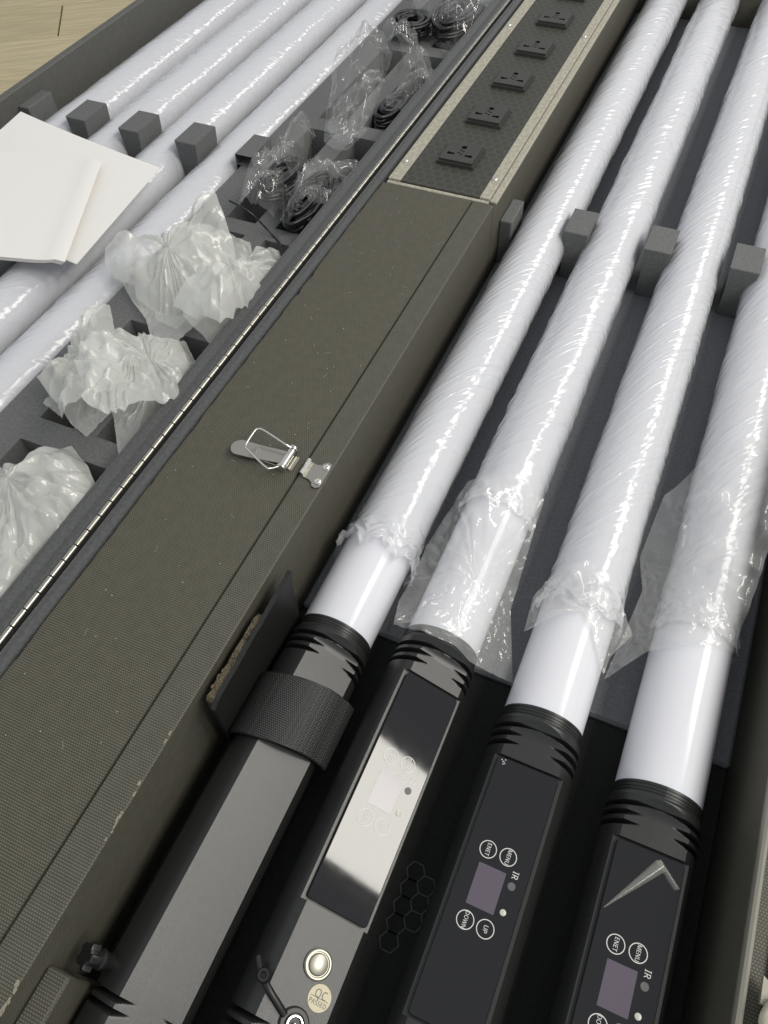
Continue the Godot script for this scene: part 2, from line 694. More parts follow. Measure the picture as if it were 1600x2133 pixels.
func build_case() -> void:
	var far := -1.44
	var near := 0.16
	var t := thing("flight_case", "long open black flight case with foam beds, lid folded flat to the left", "flight case")
	var st := start()
	box(st, Vector3(-0.3375, -0.130, far), Vector3(0.1900, -0.118, near), 0.001)
	part(t, "base_bottom", st, M.black_paint)
	st = start()
	box(st, Vector3(-0.1994, -0.1178, far + 0.016), Vector3(0.1358, -0.0885, -0.2500), 0.002)
	part(t, "foam_bed", st, M.foam_glare_grey)  # paler half of the bed, glare put into its colour
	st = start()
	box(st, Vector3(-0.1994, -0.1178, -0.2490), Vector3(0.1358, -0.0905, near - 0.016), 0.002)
	part(t, "foam_bed_glare_free", st, M.foam_glare_free)  # same bed without the painted glare, split at the handles
	# faint honeycomb printed on the near bed, showing between the handles
	st = start()
	var seen := {}
	for spot in [[-0.0395, -0.1020], [-0.0300, -0.0965], [-0.0395, -0.0910], [-0.0300, -0.0855], [-0.0395, -0.0800], [-0.0300, -0.0745], [-0.0395, -0.0690], [-0.0395, -0.0580]]:
		for k in 6:
			var ends := []
			for e in 2:
				var a0 := TAU * (k + e) / 6.0
				ends.append(Vector3(spot[0] + cos(a0) * 0.00635, -0.0902, spot[1] + sin(a0) * 0.00635))
			var key: Vector3 = ((ends[0] + ends[1]) * 500.0).round()
			if seen.has(key):
				continue
			seen[key] = true
			var n: Vector3 = (ends[1] - ends[0]).cross(Vector3.UP).normalized() * 0.0004
			quad(st, ends[0] + n, ends[1] + n, ends[1] - n, ends[0] - n, ends[0] + Vector3.DOWN)
	part(t, "honeycomb_print", st, M.print_faint)
	st = start()
	box(st, Vector3(-0.2215, -0.1178, -0.700), Vector3(-0.1997, 0.0, near - 0.016), 0.0012)
	box(st, Vector3(-0.2215, -0.1178, far + 0.016), Vector3(-0.1997, -0.004, -0.7004), 0.0008)
	part(t, "divider_wall", st, M.covering)
	st = start()
	box(st, Vector3(-0.3365, -0.1178, far + 0.016), Vector3(-0.3232, -0.010, near - 0.016), 0.001)
	part(t, "hinge_wall", st, M.covering)
	st = start()
	box(st, Vector3(0.1362, -0.1178, far + 0.016), Vector3(0.1860, -0.004, near - 0.016), 0.001)
	part(t, "side_wall", st, M.covering)
	for z in [[far, far + 0.0155], [near - 0.0155, near]]:
		st = start()
		box(st, Vector3(-0.3365, -0.1178, z[0]), Vector3(0.1860, -0.003, z[1]), 0.001)
		part(t, "end_wall", st, M.covering)
	# chips where the covering has broken away from the divider's edge
	rng.seed = 64
	for spot in [[-0.040, 7], [-0.062, 3], [0.052, 12], [0.066, 12], [-0.09, 2]]:
		st = start()
		for k in spot[1]:
			var c := Vector3(-0.1999 + rng.randf_range(-0.0012, 0.0004), rng.randf_range(-0.0006, 0.0003), spot[0] + rng.randf_range(-0.009, 0.009))
			var e := Vector3(rng.randf_range(0.0003, 0.0008), rng.randf_range(0.0002, 0.0005), rng.randf_range(0.0005, 0.0018))
			box(st, c - e, c + e, 0.0001)
		part(t, "chipped_edge", st, M.chip).set_meta("kind", "stuff")
	# metal edging on the right wall: a rounded inner lip and an outer flange
	for lip in [PackedVector2Array([Vector2(0.1354, -0.0036), Vector2(0.1354, -0.0010), Vector2(0.1362, 0.0010), Vector2(0.1378, 0.0018), Vector2(0.1394, 0.0010), Vector2(0.1402, -0.0010), Vector2(0.1402, -0.0036)]), PackedVector2Array([Vector2(0.1496, -0.0036), Vector2(0.1496, -0.0012), Vector2(0.1504, 0.0002), Vector2(0.1516, 0.0008), Vector2(0.1528, 0.0002), Vector2(0.1536, -0.0012), Vector2(0.1536, -0.0036)])]:
		st = start()
		prism(st, lip, near - far - 0.04, Transform3D(Basis(), Vector3(0, 0, far + 0.02)))
		part(t, "metal_edging", st, M.aluminium)
	# ridged rail on the case side of the hinge
	st = start()
	var rail := PackedVector2Array([Vector2(-0.3355, -0.0095), Vector2(-0.3355, -0.0012), Vector2(-0.3340, 0.0006), Vector2(-0.3322, 0.0012), Vector2(-0.3312, 0.0012), Vector2(-0.3309, 0.0022), Vector2(-0.3303, 0.0022), Vector2(-0.3300, 0.0012), Vector2(-0.3240, 0.0010), Vector2(-0.3236, 0.0016), Vector2(-0.3231, 0.0016), Vector2(-0.3228, 0.0006), Vector2(-0.3228, -0.0095)])
	prism(st, rail, near - far - 0.04, Transform3D(Basis(), Vector3(0, 0, far + 0.02)))
	part(t, "edge_rail", st, M.rail)
	# piano hinge
	var hinge := group_node(t, "hinge")
	var knuckle := lathe([[-0.0067, 0.0], [-0.0067, 0.0018], [-0.0065, 0.0022], [0.0065, 0.0022], [0.0067, 0.0018], [0.0067, 0.0]], 14)
	for k in 100:
		part(hinge, "knuckle", knuckle, M.steel, Transform3D(Basis(Vector3.BACK, rng.randf() * TAU), Vector3(-0.3388, 0.0012, 0.03 - 0.0141 * k)))
	st = start()
	box(st, Vector3(-0.3476, -0.0012, far + 0.02), Vector3(-0.3400, -0.0004, near - 0.02), 0.0002)
	part(hinge, "leaf", st, M.rail)
	# foam posts between the tubes, on the wall and at the near corner
	for x in [[-0.1290, -0.1030], [-0.0450, -0.0172], [0.0405, 0.0690]]:
		foam_post(t, x[0], x[1], -0.0315, -0.0884, -0.7735, -0.7290, 0.0026)
	st = start()
	box(st, Vector3(-0.1993, -0.0884, -0.7735), Vector3(-0.1858, -0.0360, -0.7290), 0.001)
	part(t, "foam_block", st, M.foam)
	st = start()
	box(st, Vector3(-0.1993, -0.0884, 0.0330), Vector3(-0.1845, -0.0190, 0.1420), 0.0015)
	part(t, "foam_block", st, M.covering)
	# catch plate screwed to the divider
	var catch_plate := group_node(t, "catch")
	st = start()
	var tab := PackedVector2Array([Vector2(-0.2165, 0.3075), Vector2(-0.2165, 0.3230), Vector2(-0.2120, 0.3218), Vector2(-0.2085, 0.3225), Vector2(-0.2070, 0.3255), Vector2(-0.2040, 0.3272), Vector2(-0.2008, 0.3262), Vector2(-0.2003, 0.3220), Vector2(-0.2003, 0.3080), Vector2(-0.2005, 0.3030), Vector2(-0.2035, 0.3010), Vector2(-0.2068, 0.3020), Vector2(-0.2082, 0.3050), Vector2(-0.2115, 0.3068)])
	prism(st, tab, 0.0012, Transform3D(turned_up(), Vector3(0, 0.0004, 0)))
	part(catch_plate, "plate", st, M.steel)
	st = start()
	prism(st, PackedVector2Array([Vector2(-0.2172, 0.0004), Vector2(-0.2166, 0.0004), Vector2(-0.2166, 0.0042), Vector2(-0.2182, 0.0056), Vector2(-0.2194, 0.0050), Vector2(-0.2188, 0.0044), Vector2(-0.2172, 0.0034)]), 0.0150, Transform3D(Basis(), Vector3(0, 0, -0.3228)))
	part(catch_plate, "lip", st, M.chrome)
	var head := lathe([[0.0, 0.0030], [0.0007, 0.0030], [0.0015, 0.0024], [0.0018, 0.0012], [0.0012, 0.0010], [0.0012, 0.0]], 18)
	for z in [-0.3222, -0.3072]:
		part(catch_plate, "screw", head, M.chrome, Transform3D(Basis(Vector3.RIGHT, -PI / 2), Vector3(-0.2040, 0.0016, z)))
	build_lid(t, near, far)


func build_lid(t: Node3D, near: float, far: float) -> void:
	var lid := group_node(t, "lid")
	var st := start()
	box(st, Vector3(-0.8440, -0.130, far), Vector3(-0.3402, -0.118, near), 0.001)
	part(lid, "lid_bottom", st, M.black_paint)
	st = start()
	box(st, Vector3(-0.8440, -0.1178, far), Vector3(-0.8330, 0.0, near), 0.0015)
	part(lid, "lid_wall", st, M.lid_lining)
	for z in [[far, far + 0.0155], [near - 0.0155, near]]:
		st = start()
		box(st, Vector3(-0.8326, -0.1178, z[0]), Vector3(-0.3410, -0.002, z[1]), 0.001)
		part(lid, "lid_wall", st, M.lid_lining)
	st = start()
	box(st, Vector3(-0.3475, -0.1178, far + 0.016), Vector3(-0.3410, -0.0100, near - 0.016), 0.001)
	part(lid, "lid_wall", st, M.lid_lining)
	st = start()
	box(st, Vector3(-0.8326, -0.1178, far + 0.016), Vector3(-0.5116, -0.0835, near - 0.016), 0.001)
	part(lid, "foam_bed", st, M.foam)
	var xs := [-0.5110, -0.4745, -0.4390, -0.4150, -0.3800, -0.3480]
	var zs := [-1.424, -1.270, -1.0700, -1.0440, -0.8450, -0.8190, -0.6200, -0.5980, -0.4600, -0.4380, -0.3000, -0.2740, -0.1200, 0.144]
	var holes := []
	for j in zs.size() - 1:
		holes.append([0, 1, 0, 1, 0] if j % 2 == 1 else [0, 0, 0, 0, 0])
	part(lid, "foam_tray", foam_with_pockets(xs, zs, holes, -0.030, -0.085, -0.1178), M.foam)
	st = start()
	var rail := PackedVector2Array([Vector2(-0.3620, -0.0295), Vector2(-0.3620, -0.0010), Vector2(-0.3612, 0.0008), Vector2(-0.3598, 0.0010), Vector2(-0.3595, 0.0018), Vector2(-0.3589, 0.0018), Vector2(-0.3586, 0.0010), Vector2(-0.3498, 0.0008), Vector2(-0.3495, 0.0018), Vector2(-0.3488, 0.0018), Vector2(-0.3485, 0.0006), Vector2(-0.3478, -0.0006), Vector2(-0.3415, -0.0014), Vector2(-0.3415, -0.0098), Vector2(-0.3478, -0.0098), Vector2(-0.3478, -0.0295)])
	prism(st, rail, near - far - 0.04, Transform3D(Basis(), Vector3(0, 0, far + 0.02)))
	part(lid, "edge_rail", st, M.rail)
	for x in [[-0.7590, -0.7295], [-0.6805, -0.6510], [-0.6000, -0.5705]]:
		foam_post(lid, x[0], x[1], -0.0170, -0.0834, -0.7610, -0.7150, 0.0030)
	foam_post(lid, -0.5170, -0.4950, -0.0170, -0.0296, -0.7610, -0.7150, 0.0)
	st = start()
	box(st, Vector3(-0.8326, -0.0834, -0.7610), Vector3(-0.8160, -0.0170, -0.7150), 0.001)
	part(lid, "foam_block", st, M.foam)


func build_cover() -> void:
	var t := thing("compartment_cover", "black woven cover board with a toggle latch, running beside the hinge", "cover board", Vector3(-0.272, -0.008, -0.3))
	var o := -t.position
	# the board, with its covering frayed along the hinge side
	var st := start()
	var outline := PackedVector2Array()
	rng.seed = 5
	outline.append(Vector2(-0.2223, 0.6985))
	outline.append(Vector2(-0.2223, -0.14))
	outline.append(Vector2(-0.3224, -0.14))
	var wob := noise(14.0, 8, 4)
	for k in 150:
		var z := -0.138 + k * 0.0056
		outline.append(Vector2(-0.3212 + 0.0009 * wob.get_noise_1d(z * 2.0) + (0.0010 if rng.randf() < 0.05 else 0.0), z))
	prism(st, outline, 0.0082, Transform3D(turned_up(), Vector3(0, -0.008, 0) + o))
	part(t, "board", st, M.cover)
	st = start()
	box(st, Vector3(-0.3220, -0.0180, -0.698), Vector3(-0.2230, -0.0084, 0.139), 0.001, Transform3D(Basis(), o))
	part(t, "backing", st, M.black_paint)
	# lint and crumbs lying on the weave
	rng.seed = 31
	st = start()
	for k in 70:
		var c := Vector3(rng.randf_range(-0.318, -0.225), 0.0005, rng.randf_range(-0.69, 0.05)) + o
		var e := Vector3(rng.randf_range(0.0002, 0.0005), 0.0002, rng.randf_range(0.0002, 0.0005))
		box(st, c - e, c + e, 0.00008, Transform3D(Basis(), Vector3.ZERO))
	for k in 12:
		var p := Vector3(rng.randf_range(-0.315, -0.228), 0.0006, rng.randf_range(-0.66, 0.02)) + o
		var d := Vector3(rng.randf_range(-1, 1), 0, rng.randf_range(-1, 1)).normalized()
		var side := d.cross(Vector3.UP)
		for i in 5:
			var a := p + d * 0.0011 * i + side * 0.0006 * sin(i * 1.1 + k)
			var b := p + d * 0.0011 * (i + 1) + side * 0.0006 * sin((i + 1) * 1.1 + k)
			var n := side * 0.00012
			quad(st, a + n, b + n, b - n, a - n, a + Vector3.DOWN)
	part(t, "lint", st, M.lint).set_meta("kind", "stuff")
	# latch
	var latch := group_node(t, "latch")
	latch.position = o
	st = start()
	box(st, Vector3(-0.2560, 0.0003, -0.3235), Vector3(-0.2275, 0.0014, -0.3095), 0.0004)
	part(latch, "base_plate", st, M.steel)
	var rows := []
	for i in 27:
		var s := pow(i / 26.0, 2.0)
		var x := lerpf(-0.2800, -0.2360, s)
		var w := 0.0068 * (sqrt(maxf(0.0, 1 - pow(1 - minf(s / 0.15, 1.0), 2))) * lerpf(1.12, 0.92, s))
		var y := 0.0034 + 0.0020 * s + 0.0030 * pow(1 - s, 3)
		var zc := lerpf(-0.3115, -0.3165, s)
		rows.append(PackedVector3Array([Vector3(x, y - 0.0012, zc + w), Vector3(x, y, zc + w), Vector3(x, y + 0.0003, zc + w * 0.9), Vector3(x, y + 0.0003, zc - w * 0.9), Vector3(x, y, zc - w), Vector3(x, y - 0.0012, zc - w)]))
	part(latch, "lever", grid(rows, true, 0.6), M.steel)
	part(latch, "pivot", lathe([[-0.0085, 0.0], [-0.0085, 0.0028], [-0.0080, 0.0033], [0.0080, 0.0033], [0.0085, 0.0028], [0.0085, 0.0]], 20), M.chrome, Transform3D(Basis(), Vector3(-0.2345, 0.0042, -0.3168)))
	for z in [-0.0098, 0.0098]:
		part(latch, "spring_end", lathe([[-0.0012, 0.0], [-0.0012, 0.0040], [-0.0004, 0.0043], [0.0, 0.0037], [0.0004, 0.0043], [0.0012, 0.0040], [0.0012, 0.0]], 20), M.chrome, Transform3D(Basis(), Vector3(-0.2345, 0.0045, -0.3168 + z)))
	var loop := smooth_path([Vector3(-0.2350, 0.0085, -0.3245), Vector3(-0.2415, 0.0120, -0.3243), Vector3(-0.2600, 0.0140, -0.3284), Vector3(-0.2645, 0.0142, -0.3276), Vector3(-0.2658, 0.0142, -0.3245), Vector3(-0.2655, 0.0142, -0.3120), Vector3(-0.2640, 0.0140, -0.3082), Vector3(-0.2600, 0.0135, -0.3058), Vector3(-0.2425, 0.0115, -0.2985), Vector3(-0.2385, 0.0100, -0.2995), Vector3(-0.2355, 0.0070, -0.3055)], 6)
	part(latch, "wire_loop", sweep(loop, 0.00085, 8), M.chrome)


func build_socket_panel() -> void:
	var t := thing("socket_panel", "black honeycomb printed board with a row of power sockets between pale wood strips", "socket panel", Vector3(-0.26, -0.006, -0.7))
	var o := Transform3D(Basis(), -t.position)
	var far := -1.423
	var st := start()
	box(st, Vector3(-0.3050, -0.0060, far), Vector3(-0.2168, 0.0010, -0.7050), 0.0005, o)
	part(t, "board", st, M.board)
	for s in [[-0.3190, -0.3052, 0.0016], [-0.2166, -0.2058, 0.0016], [-0.2052, -0.1980, -0.0006]]:
		st = start()
		box(st, Vector3(s[0], -0.0060 if s[2] > 0 else -0.0038, far), Vector3(s[1], s[2], -0.7050), 0.0006, o)
		part(t, "wood_strip", st, M.bare_wood)
	st = start()
	box(st, Vector3(-0.3190, -0.0060, -0.7045), Vector3(-0.2058, -0.0004, -0.6995), 0.0006, o)
	part(t, "wood_strip", st, M.bare_wood)
	var head := lathe([[0.0, 0.0030], [0.0008, 0.0030], [0.0018, 0.0022], [0.0022, 0.0008], [0.0022, 0.0]], 16)
	for z in [-0.7405, -1.0945]:
		for x in [-0.3135, -0.2120]:
			part(t, "screw", head, M.chrome, Transform3D(Basis(Vector3.RIGHT, -PI / 2), Vector3(x, 0.0016, z) - t.position))
	for k in 7:
		var c := CSGCombiner3D.new()
		c.name = "power_socket"
		t.add_child(c, true)
		c.position = Vector3(-0.2610, 0.0011, -0.7705 - 0.0896 * k) - t.position
		csg_box(c, Vector3(0, 0.0016, 0), Vector3(0.0415, 0.0032, 0.0415), M.socket, 0)
		csg_box(c, Vector3(0, 0.0040, 0), Vector3(0.0375, 0.0036, 0.0375), M.socket, 0)
		for s in [-1, 1]:
			var slot := CSGPolygon3D.new()
			slot.polygon = PackedVector2Array([Vector2(-0.0042, -0.0012), Vector2(-0.0042, 0.0012), Vector2(0.0042, 0.0026), Vector2(0.0042, -0.0026)])
			slot.depth = 0.006
			slot.operation = CSGShape3D.OPERATION_SUBTRACTION
			slot.material = M.slot
			c.add_child(slot)
			slot.transform = Transform3D(Basis(Vector3.RIGHT, -PI / 2) * Basis(Vector3.BACK, 0.0 if s > 0 else PI), Vector3(0.0098 * s, 0.0078, 0.0060))
		csg_hole(c, Vector3(0.0, 0.004, -0.0095), 0.0032)
		csg_hole(c, Vector3(-0.0014, 0.004, -0.0030), 0.0013)
		csg_hole(c, Vector3(0.0022, 0.004, -0.0012), 0.0013)
		csg_hole(c, Vector3(-0.0022, 0.004, 0.0028), 0.0013)
		csg_hole(c, Vector3(0.0014, 0.004, 0.0048), 0.0013)


func csg_box(c: Node3D, at: Vector3, size: Vector3, m: Material, op: int) -> void:
	var b := CSGBox3D.new()
	b.size = size
	b.position = at
	b.material = m
	b.operation = op
	c.add_child(b)


func csg_hole(c: Node3D, at: Vector3, r: float) -> void:
	var b := CSGCylinder3D.new()
	b.radius = r
	b.height = 0.0052
	b.sides = 12
	b.position = at
	b.material = M.slot
	b.operation = CSGShape3D.OPERATION_SUBTRACTION
	c.add_child(b)


# ------------------------------------------------------------------ the tubes
func grip_shape() -> ArrayMesh:
	var zs := []
	var z := 0.0
	while z < 0.0366:
		zs.append(z)
		z += 0.0004
	zs.append_array([0.0372, 0.0374, 0.0375, 0.039, 0.05, 0.08, 0.11, 0.14, 0.17, 0.1880, 0.1925, 0.1926, 0.1935, 0.20, 0.21, 0.23])
	z = 0.242
	while z < 0.275:
		zs.append(z)
		z += 0.0006
	zs.append_array([0.285, 0.2955, 0.298, 0.2985])
	var rows := []
	var closing := PackedVector3Array()
	for q in zs:
		var r := GRIP_R
		if q < 0.0078:
			r = 0.0282
			for g in [0.0024, 0.0046, 0.0066]:
				if absf(q - g) < 0.0005:
					r = 0.0277
		elif q < 0.0096:
			r = lerpf(0.0282, GRIP_R, (q - 0.0078) / 0.0018)
		for g in [0.0150, 0.0212, 0.0274, 0.2540, 0.2602]:
			var d: float = q - g
			if d > -0.0004 and d < 0.0030:
				r = GRIP_R - 0.0050 * (1.0 - clampf(d / 0.0030, 0, 1))
		if q > 0.296:
			r = GRIP_R - (q - 0.296) * 0.8
		var w0 := 0.0192
		var half := w0
		if q < 0.0100:
			half = 0.0
		elif q < 0.0225:
			half = w0 * sqrt(1.0 - pow((0.0225 - q) / 0.0125, 2))
		var h := sqrt(GRIP_R * GRIP_R - half * half)
		var row := PackedVector3Array()
		for side in 2:
			var hh := h
			if side == 0 and q >= 0.0375 and q <= 0.1925:
				hh = h - 0.0034
			var ww := sqrt(maxf(GRIP_R * GRIP_R - hh * hh, 0.0))
			var sg := 1.0 if side == 0 else -1.0
			var n := 26
			for j in n + 1:
				var p := Vector2(lerpf(-ww, ww, float(j) / n), hh)
				if p.length() > r:
					p = p.normalized() * r
				row.append(Vector3(p.x * sg, p.y * sg, q))
			# the round flank down to the other flat
			var ww2 := sqrt(maxf(GRIP_R * GRIP_R - h * h, 0.0))
			var hh2 := h
			if side == 1 and q >= 0.0375 and q <= 0.1925:
				hh2 = h - 0.0034
				ww2 = sqrt(maxf(GRIP_R * GRIP_R - hh2 * hh2, 0.0))
			var a0 := atan2(hh, ww)
			var a1 := -atan2(hh2, ww2)
			for j in range(1, 24):
				var a := lerpf(a0, a1, j / 24.0)
				row.append(Vector3(cos(a) * r * sg, sin(a) * r * sg, q))
		rows.append(row)
		closing = row
	var end := PackedVector3Array()
	end.resize(closing.size())
	end.fill(Vector3(0, 0, 0.2986))
	rows.append(end)
	return grid(rows, true, 0.80, true)


func sleeve_shape(sd: int, z0: float, z1: float, gather: float, loose: float) -> ArrayMesh:
	var cre := FastNoiseLite.new()
	cre.seed = sd
	cre.noise_type = FastNoiseLite.TYPE_SIMPLEX
	cre.frequency = 1.0
	cre.fractal_type = FastNoiseLite.FRACTAL_NONE
	var lump := noise(1.0, sd + 50, 2)
	var r0 := RandomNumberGenerator.new()
	r0.seed = sd
	# each crease: where along the wrap, how wide, how high, where round the tube it is strongest, how far it reaches
	var creases := []
	var at := z0
	while at > z1 - 0.03:
		var crowd := 0.5 + 0.5 * lump.get_noise_1d(at * 7.0 + 3.0)
		at -= r0.randf_range(0.0022, 0.0120) * (1.5 - crowd)
		creases.append([at, r0.randf_range(0.0005, 0.0013), r0.randf_range(0.10, 1.0) * (0.35 + crowd), r0.randf() * TAU, r0.randf_range(0.9, 2.6)])
	var rows := []
	var n := 64
	var z := z0
	var first := 0
	while z > z1:
		var row := PackedVector3Array()
		var into := z0 - z
		var g := gather * exp(-pow(into / 0.022, 2.0))
		var slant := smoothstep(0.0, 0.11, into)
		while first < creases.size() - 1 and creases[first][0] > z + 0.012:
			first += 1
		for j in n:
			var a := TAU * j / n
			var c := cos(a)
			var s := sin(a)
			# the wrap is wound round the tube in a slow spiral, and its creases follow it
			var bend := 0.0035 * cre.get_noise_3d(z * 4.0, c * 0.7, s * 0.7)
			var q := z + bend
			var h := 0.0
			var k := first
			while k < creases.size() and creases[k][0] > q - 0.008:
				var e: Array = creases[k]
				var d: float = (q - e[0]) / e[1]
				if absf(d) < 2.6:
					var off: float = absf(wrapf(a - e[3], -PI, PI)) / e[4]
					if off < 1.0:
						h += 0.00076 * e[2] * exp(-d * d) * (1.0 - off * off)
				k += 1
			h += 0.00028 * cre.get_noise_3d(z * 95.0, c * 1.7, s * 1.7)
			var r := TUBE_R + 0.0008 + h + (0.00035 + loose) * (1.0 + lump.get_noise_3d(z * 9.0, c * 0.9, s * 0.9))
			if g > 0.00005:
				r += g * (0.6 + 0.7 * lump.get_noise_3d(z * 90.0, c * 3.0, s * 3.0) + 0.5 * absf(cre.get_noise_3d(z * 60.0, c * 2.5, s * 2.5)))
			r = maxf(r, TUBE_R + 0.0003)
			row.append(Vector3(c * r, s * r, z - slant * (0.0430 * c + 0.010 * s) + (g * 1.4 * lump.get_noise_2d(c * 2.0, s * 2.0 + 7.0) if into < 0.03 else 0.0)))
		rows.append(row)
		z -= 0.0008 if into < 0.6 else 0.0012
	return soft_grid(rows, true)


func make_tube(label: String, at: Vector3, roll: float, sleeve: ArrayMesh, with_grip := true, group := "wrapped light tubes") -> Node3D:
	var t := thing("light_tube", label, "light tube", at, group)
	part(t, "diffuser", shapes.diffuser, M.tube)
	part(t, "plastic_sleeve", sleeve, M.film)
	if not with_grip:
		return t
	var turn := Transform3D(Basis(Vector3.BACK, -deg_to_rad(roll)), Vector3.ZERO)
	var g := part(t, "grip", shapes.grip, M.grip, turn)
	g.set_meta("label", "black ribbed handle of the tube")
	var p := part(t, "control_panel", shapes.glass, M.glass, turn * Transform3D(Basis(), Vector3(0, 0.0197, 0.1150)), "glossy black control panel with white printed buttons")
	var top := 0.00242
	var lay := Basis(Vector3(0, 0, 1), Vector3(1, 0, 0), Vector3(0, 1, 0))
	for b in [["ENET", -0.0075, -0.0195, 0.0033], ["MENU", 0.0049, -0.0200, 0.0030], ["DOWN", -0.0071, 0.0215, 0.0028], ["UP", 0.0050, 0.0215, 0.0035]]:
		part(p, "touch_button", shapes.button_ring, M.print_white, Transform3D(Basis(Vector3.RIGHT, -PI / 2), Vector3(b[1], top, b[2])))
		part(p, "lettering", words(b[0], b[3]), M.print_white, Transform3D(lay, Vector3(b[1], top + 0.0001, b[2])))
	part(p, "lettering", words("IR", 0.0048), M.print_white, Transform3D(lay, Vector3(0.0118, top + 0.0001, -0.0120)))
	part(p, "display", shapes.display, M.screen, Transform3D(Basis(), Vector3(-0.0016, top, 0.0010)))
	part(p, "infrared_window", shapes.dot, M.print_grey, Transform3D(Basis(Vector3.RIGHT, -PI / 2), Vector3(0.0117, top, -0.0055)))
	part(p, "indicator_led", shapes.dot_small, M.led, Transform3D(Basis(Vector3.RIGHT, -PI / 2), Vector3(0.0115, top, 0.0095)))
	var face := turn * Transform3D(Basis(Vector3.RIGHT, -PI / 2), Vector3(0.0015, 0.0224, 0.2185))
	part(t, "power_button", shapes.power_button, M.brushed, face)
	var jack := part(t, "charging_jack", shapes.jack, M.rubber, turn * Transform3D(Basis(Vector3.RIGHT, -PI / 2), Vector3(0.0020, 0.0224, 0.2490)))
	part(jack, "metal_ring", shapes.jack_ring, M.chrome)
	part(jack, "pin", shapes.jack_pin, M.chrome)
	return t


func build_tubes() -> void:
	shapes.diffuser = lathe([[0.0, 0.0], [0.0, TUBE_R], [-0.4, TUBE_R], [-0.8, TUBE_R], [-1.21, TUBE_R], [-1.21, 0.0]], 72)
	shapes.grip = grip_shape()
	var st := start()
	prism(st, rounded_rect(0.0201, 0.0762, 0.0026), 0.0024, Transform3D(turned_up(), Vector3.ZERO), 0.0004)
	shapes.glass = st.commit()
	st = start()
	prism(st, rounded_rect(0.0084, 0.0120, 0.0003, 2), 0.00012, Transform3D(turned_up(), Vector3.ZERO))
	shapes.display = st.commit()
	shapes.button_ring = lathe([[0.0, 0.0047], [0.00014, 0.0047], [0.00014, 0.0052], [0.0, 0.0052]], 36)
	shapes.dot = lathe([[0.0, 0.0023], [0.0002, 0.0023], [0.0002, 0.0]], 20)
	shapes.dot_small = lathe([[0.0, 0.0018], [0.0003, 0.0018], [0.0005, 0.0012], [0.0006, 0.0]], 20)
	shapes.power_button = lathe([[0.0, 0.0082], [0.0012, 0.0082], [0.0020, 0.0074], [0.0020, 0.0066], [0.0010, 0.0062], [0.0010, 0.0058], [0.0022, 0.0055], [0.0026, 0.0050], [0.0024, 0.0]], 36)
	shapes.jack = lathe([[0.0, 0.0086], [0.0012, 0.0086], [0.0020, 0.0078], [0.0020, 0.0058], [0.0008, 0.0054], [0.0008, 0.0]], 36)
	shapes.jack_ring = lathe([[0.0018, 0.0050], [0.0030, 0.0050], [0.0034, 0.0046], [0.0034, 0.0040], [0.0012, 0.0037]], 36)
	shapes.jack_pin = lathe([[0.0008, 0.0011], [0.0030, 0.0011], [0.0034, 0.0006], [0.0035, 0.0]], 14)
	var y := -0.060
	# in the case
	var t1 := make_tube("wrapped white light tube nearest the cover board, held by a black strap", Vector3(-0.1535, y, -0.2230), 210.0, sleeve_shape(101, -0.0680, -1.20, 0.0060, 0.0), true, "wrapped light tubes in the case")
	var t2 := make_tube("wrapped white light tube whose tilted control panel mirrors a lamp", Vector3(-0.0785, y, -0.2450), 24.0, sleeve_shape(202, -0.1180, -1.18, 0.0030, 0.0006), true, "wrapped light tubes in the case")
	var t3 := make_tube("wrapped white light tube third from the cover board, panel facing up", Vector3(0.0065, y, -0.2165), 1.0, sleeve_shape(303, -0.0840, -1.205, 0.0050, 0.0), true, "wrapped light tubes in the case")
	var t4 := make_tube("wrapped white light tube at the right wall, film peeling from its panel", Vector3(0.0891, y, -0.1975), -1.0, sleeve_shape(404, -0.1180, -1.22, 0.0020, 0.0004), true, "wrapped light tubes in the case")
	loose_film(t2, PackedVector2Array([Vector2(-0.1021, -0.357), Vector2(-0.072, -0.366), Vector2(-0.044, -0.371), Vector2(-0.0437, -0.3514), Vector2(-0.0405, -0.289), Vector2(-0.0300, -0.262), Vector2(-0.0212, -0.2402), Vector2(-0.0514, -0.2332), Vector2(-0.085, -0.2300), Vector2(-0.1109, -0.2342), Vector2(-0.1169, -0.2569), Vector2(-0.1148, -0.3075)]), 41)
	loose_film(t3, PackedVector2Array([Vector2(-0.0204, -0.3171), Vector2(0.0038, -0.3339), Vector2(0.030, -0.322), Vector2(0.0470, -0.3042), Vector2(0.0358, -0.2759), Vector2(0.0349, -0.2601), Vector2(0.020, -0.292), Vector2(-0.002, -0.296), Vector2(-0.0255, -0.2701), Vector2(-0.0275, -0.296)]), 42)
	loose_film(t4, PackedVector2Array([Vector2(0.0372, -0.3772), Vector2(0.0399, -0.4239), Vector2(0.0585, -0.4446), Vector2(0.086, -0.452), Vector2(0.1141, -0.4443), Vector2(0.1166, -0.4202), Vector2(0.1155, -0.36), Vector2(0.1134, -0.310), Vector2(0.085, -0.2985), Vector2(0.058, -0.2906), Vector2(0.0371, -0.266), Vector2(0.0420, -0.310), Vector2(0.0455, -0.345)]), 43)
	# what sets the single tubes apart
	var up := Basis(Vector3.BACK, -deg_to_rad(24.0))
	st = start()
	prism(st, disc(0.0068, 30), 0.00025, Transform3D(turned_up(), Vector3.ZERO))
	var seal := part(t2, "round_sticker", st, M.brass_sticker, Transform3D(up, up * Vector3(0.0098, 0.0225, 0.2325)), "round gold inspection sticker")
	part(seal, "lettering", words("QC", 0.0056), M.print_grey, Transform3D(Basis(Vector3(1, 0, 0), Vector3(0, 0, -1), Vector3(0, 1, 0)), Vector3(0, 0.0003, -0.0018)))
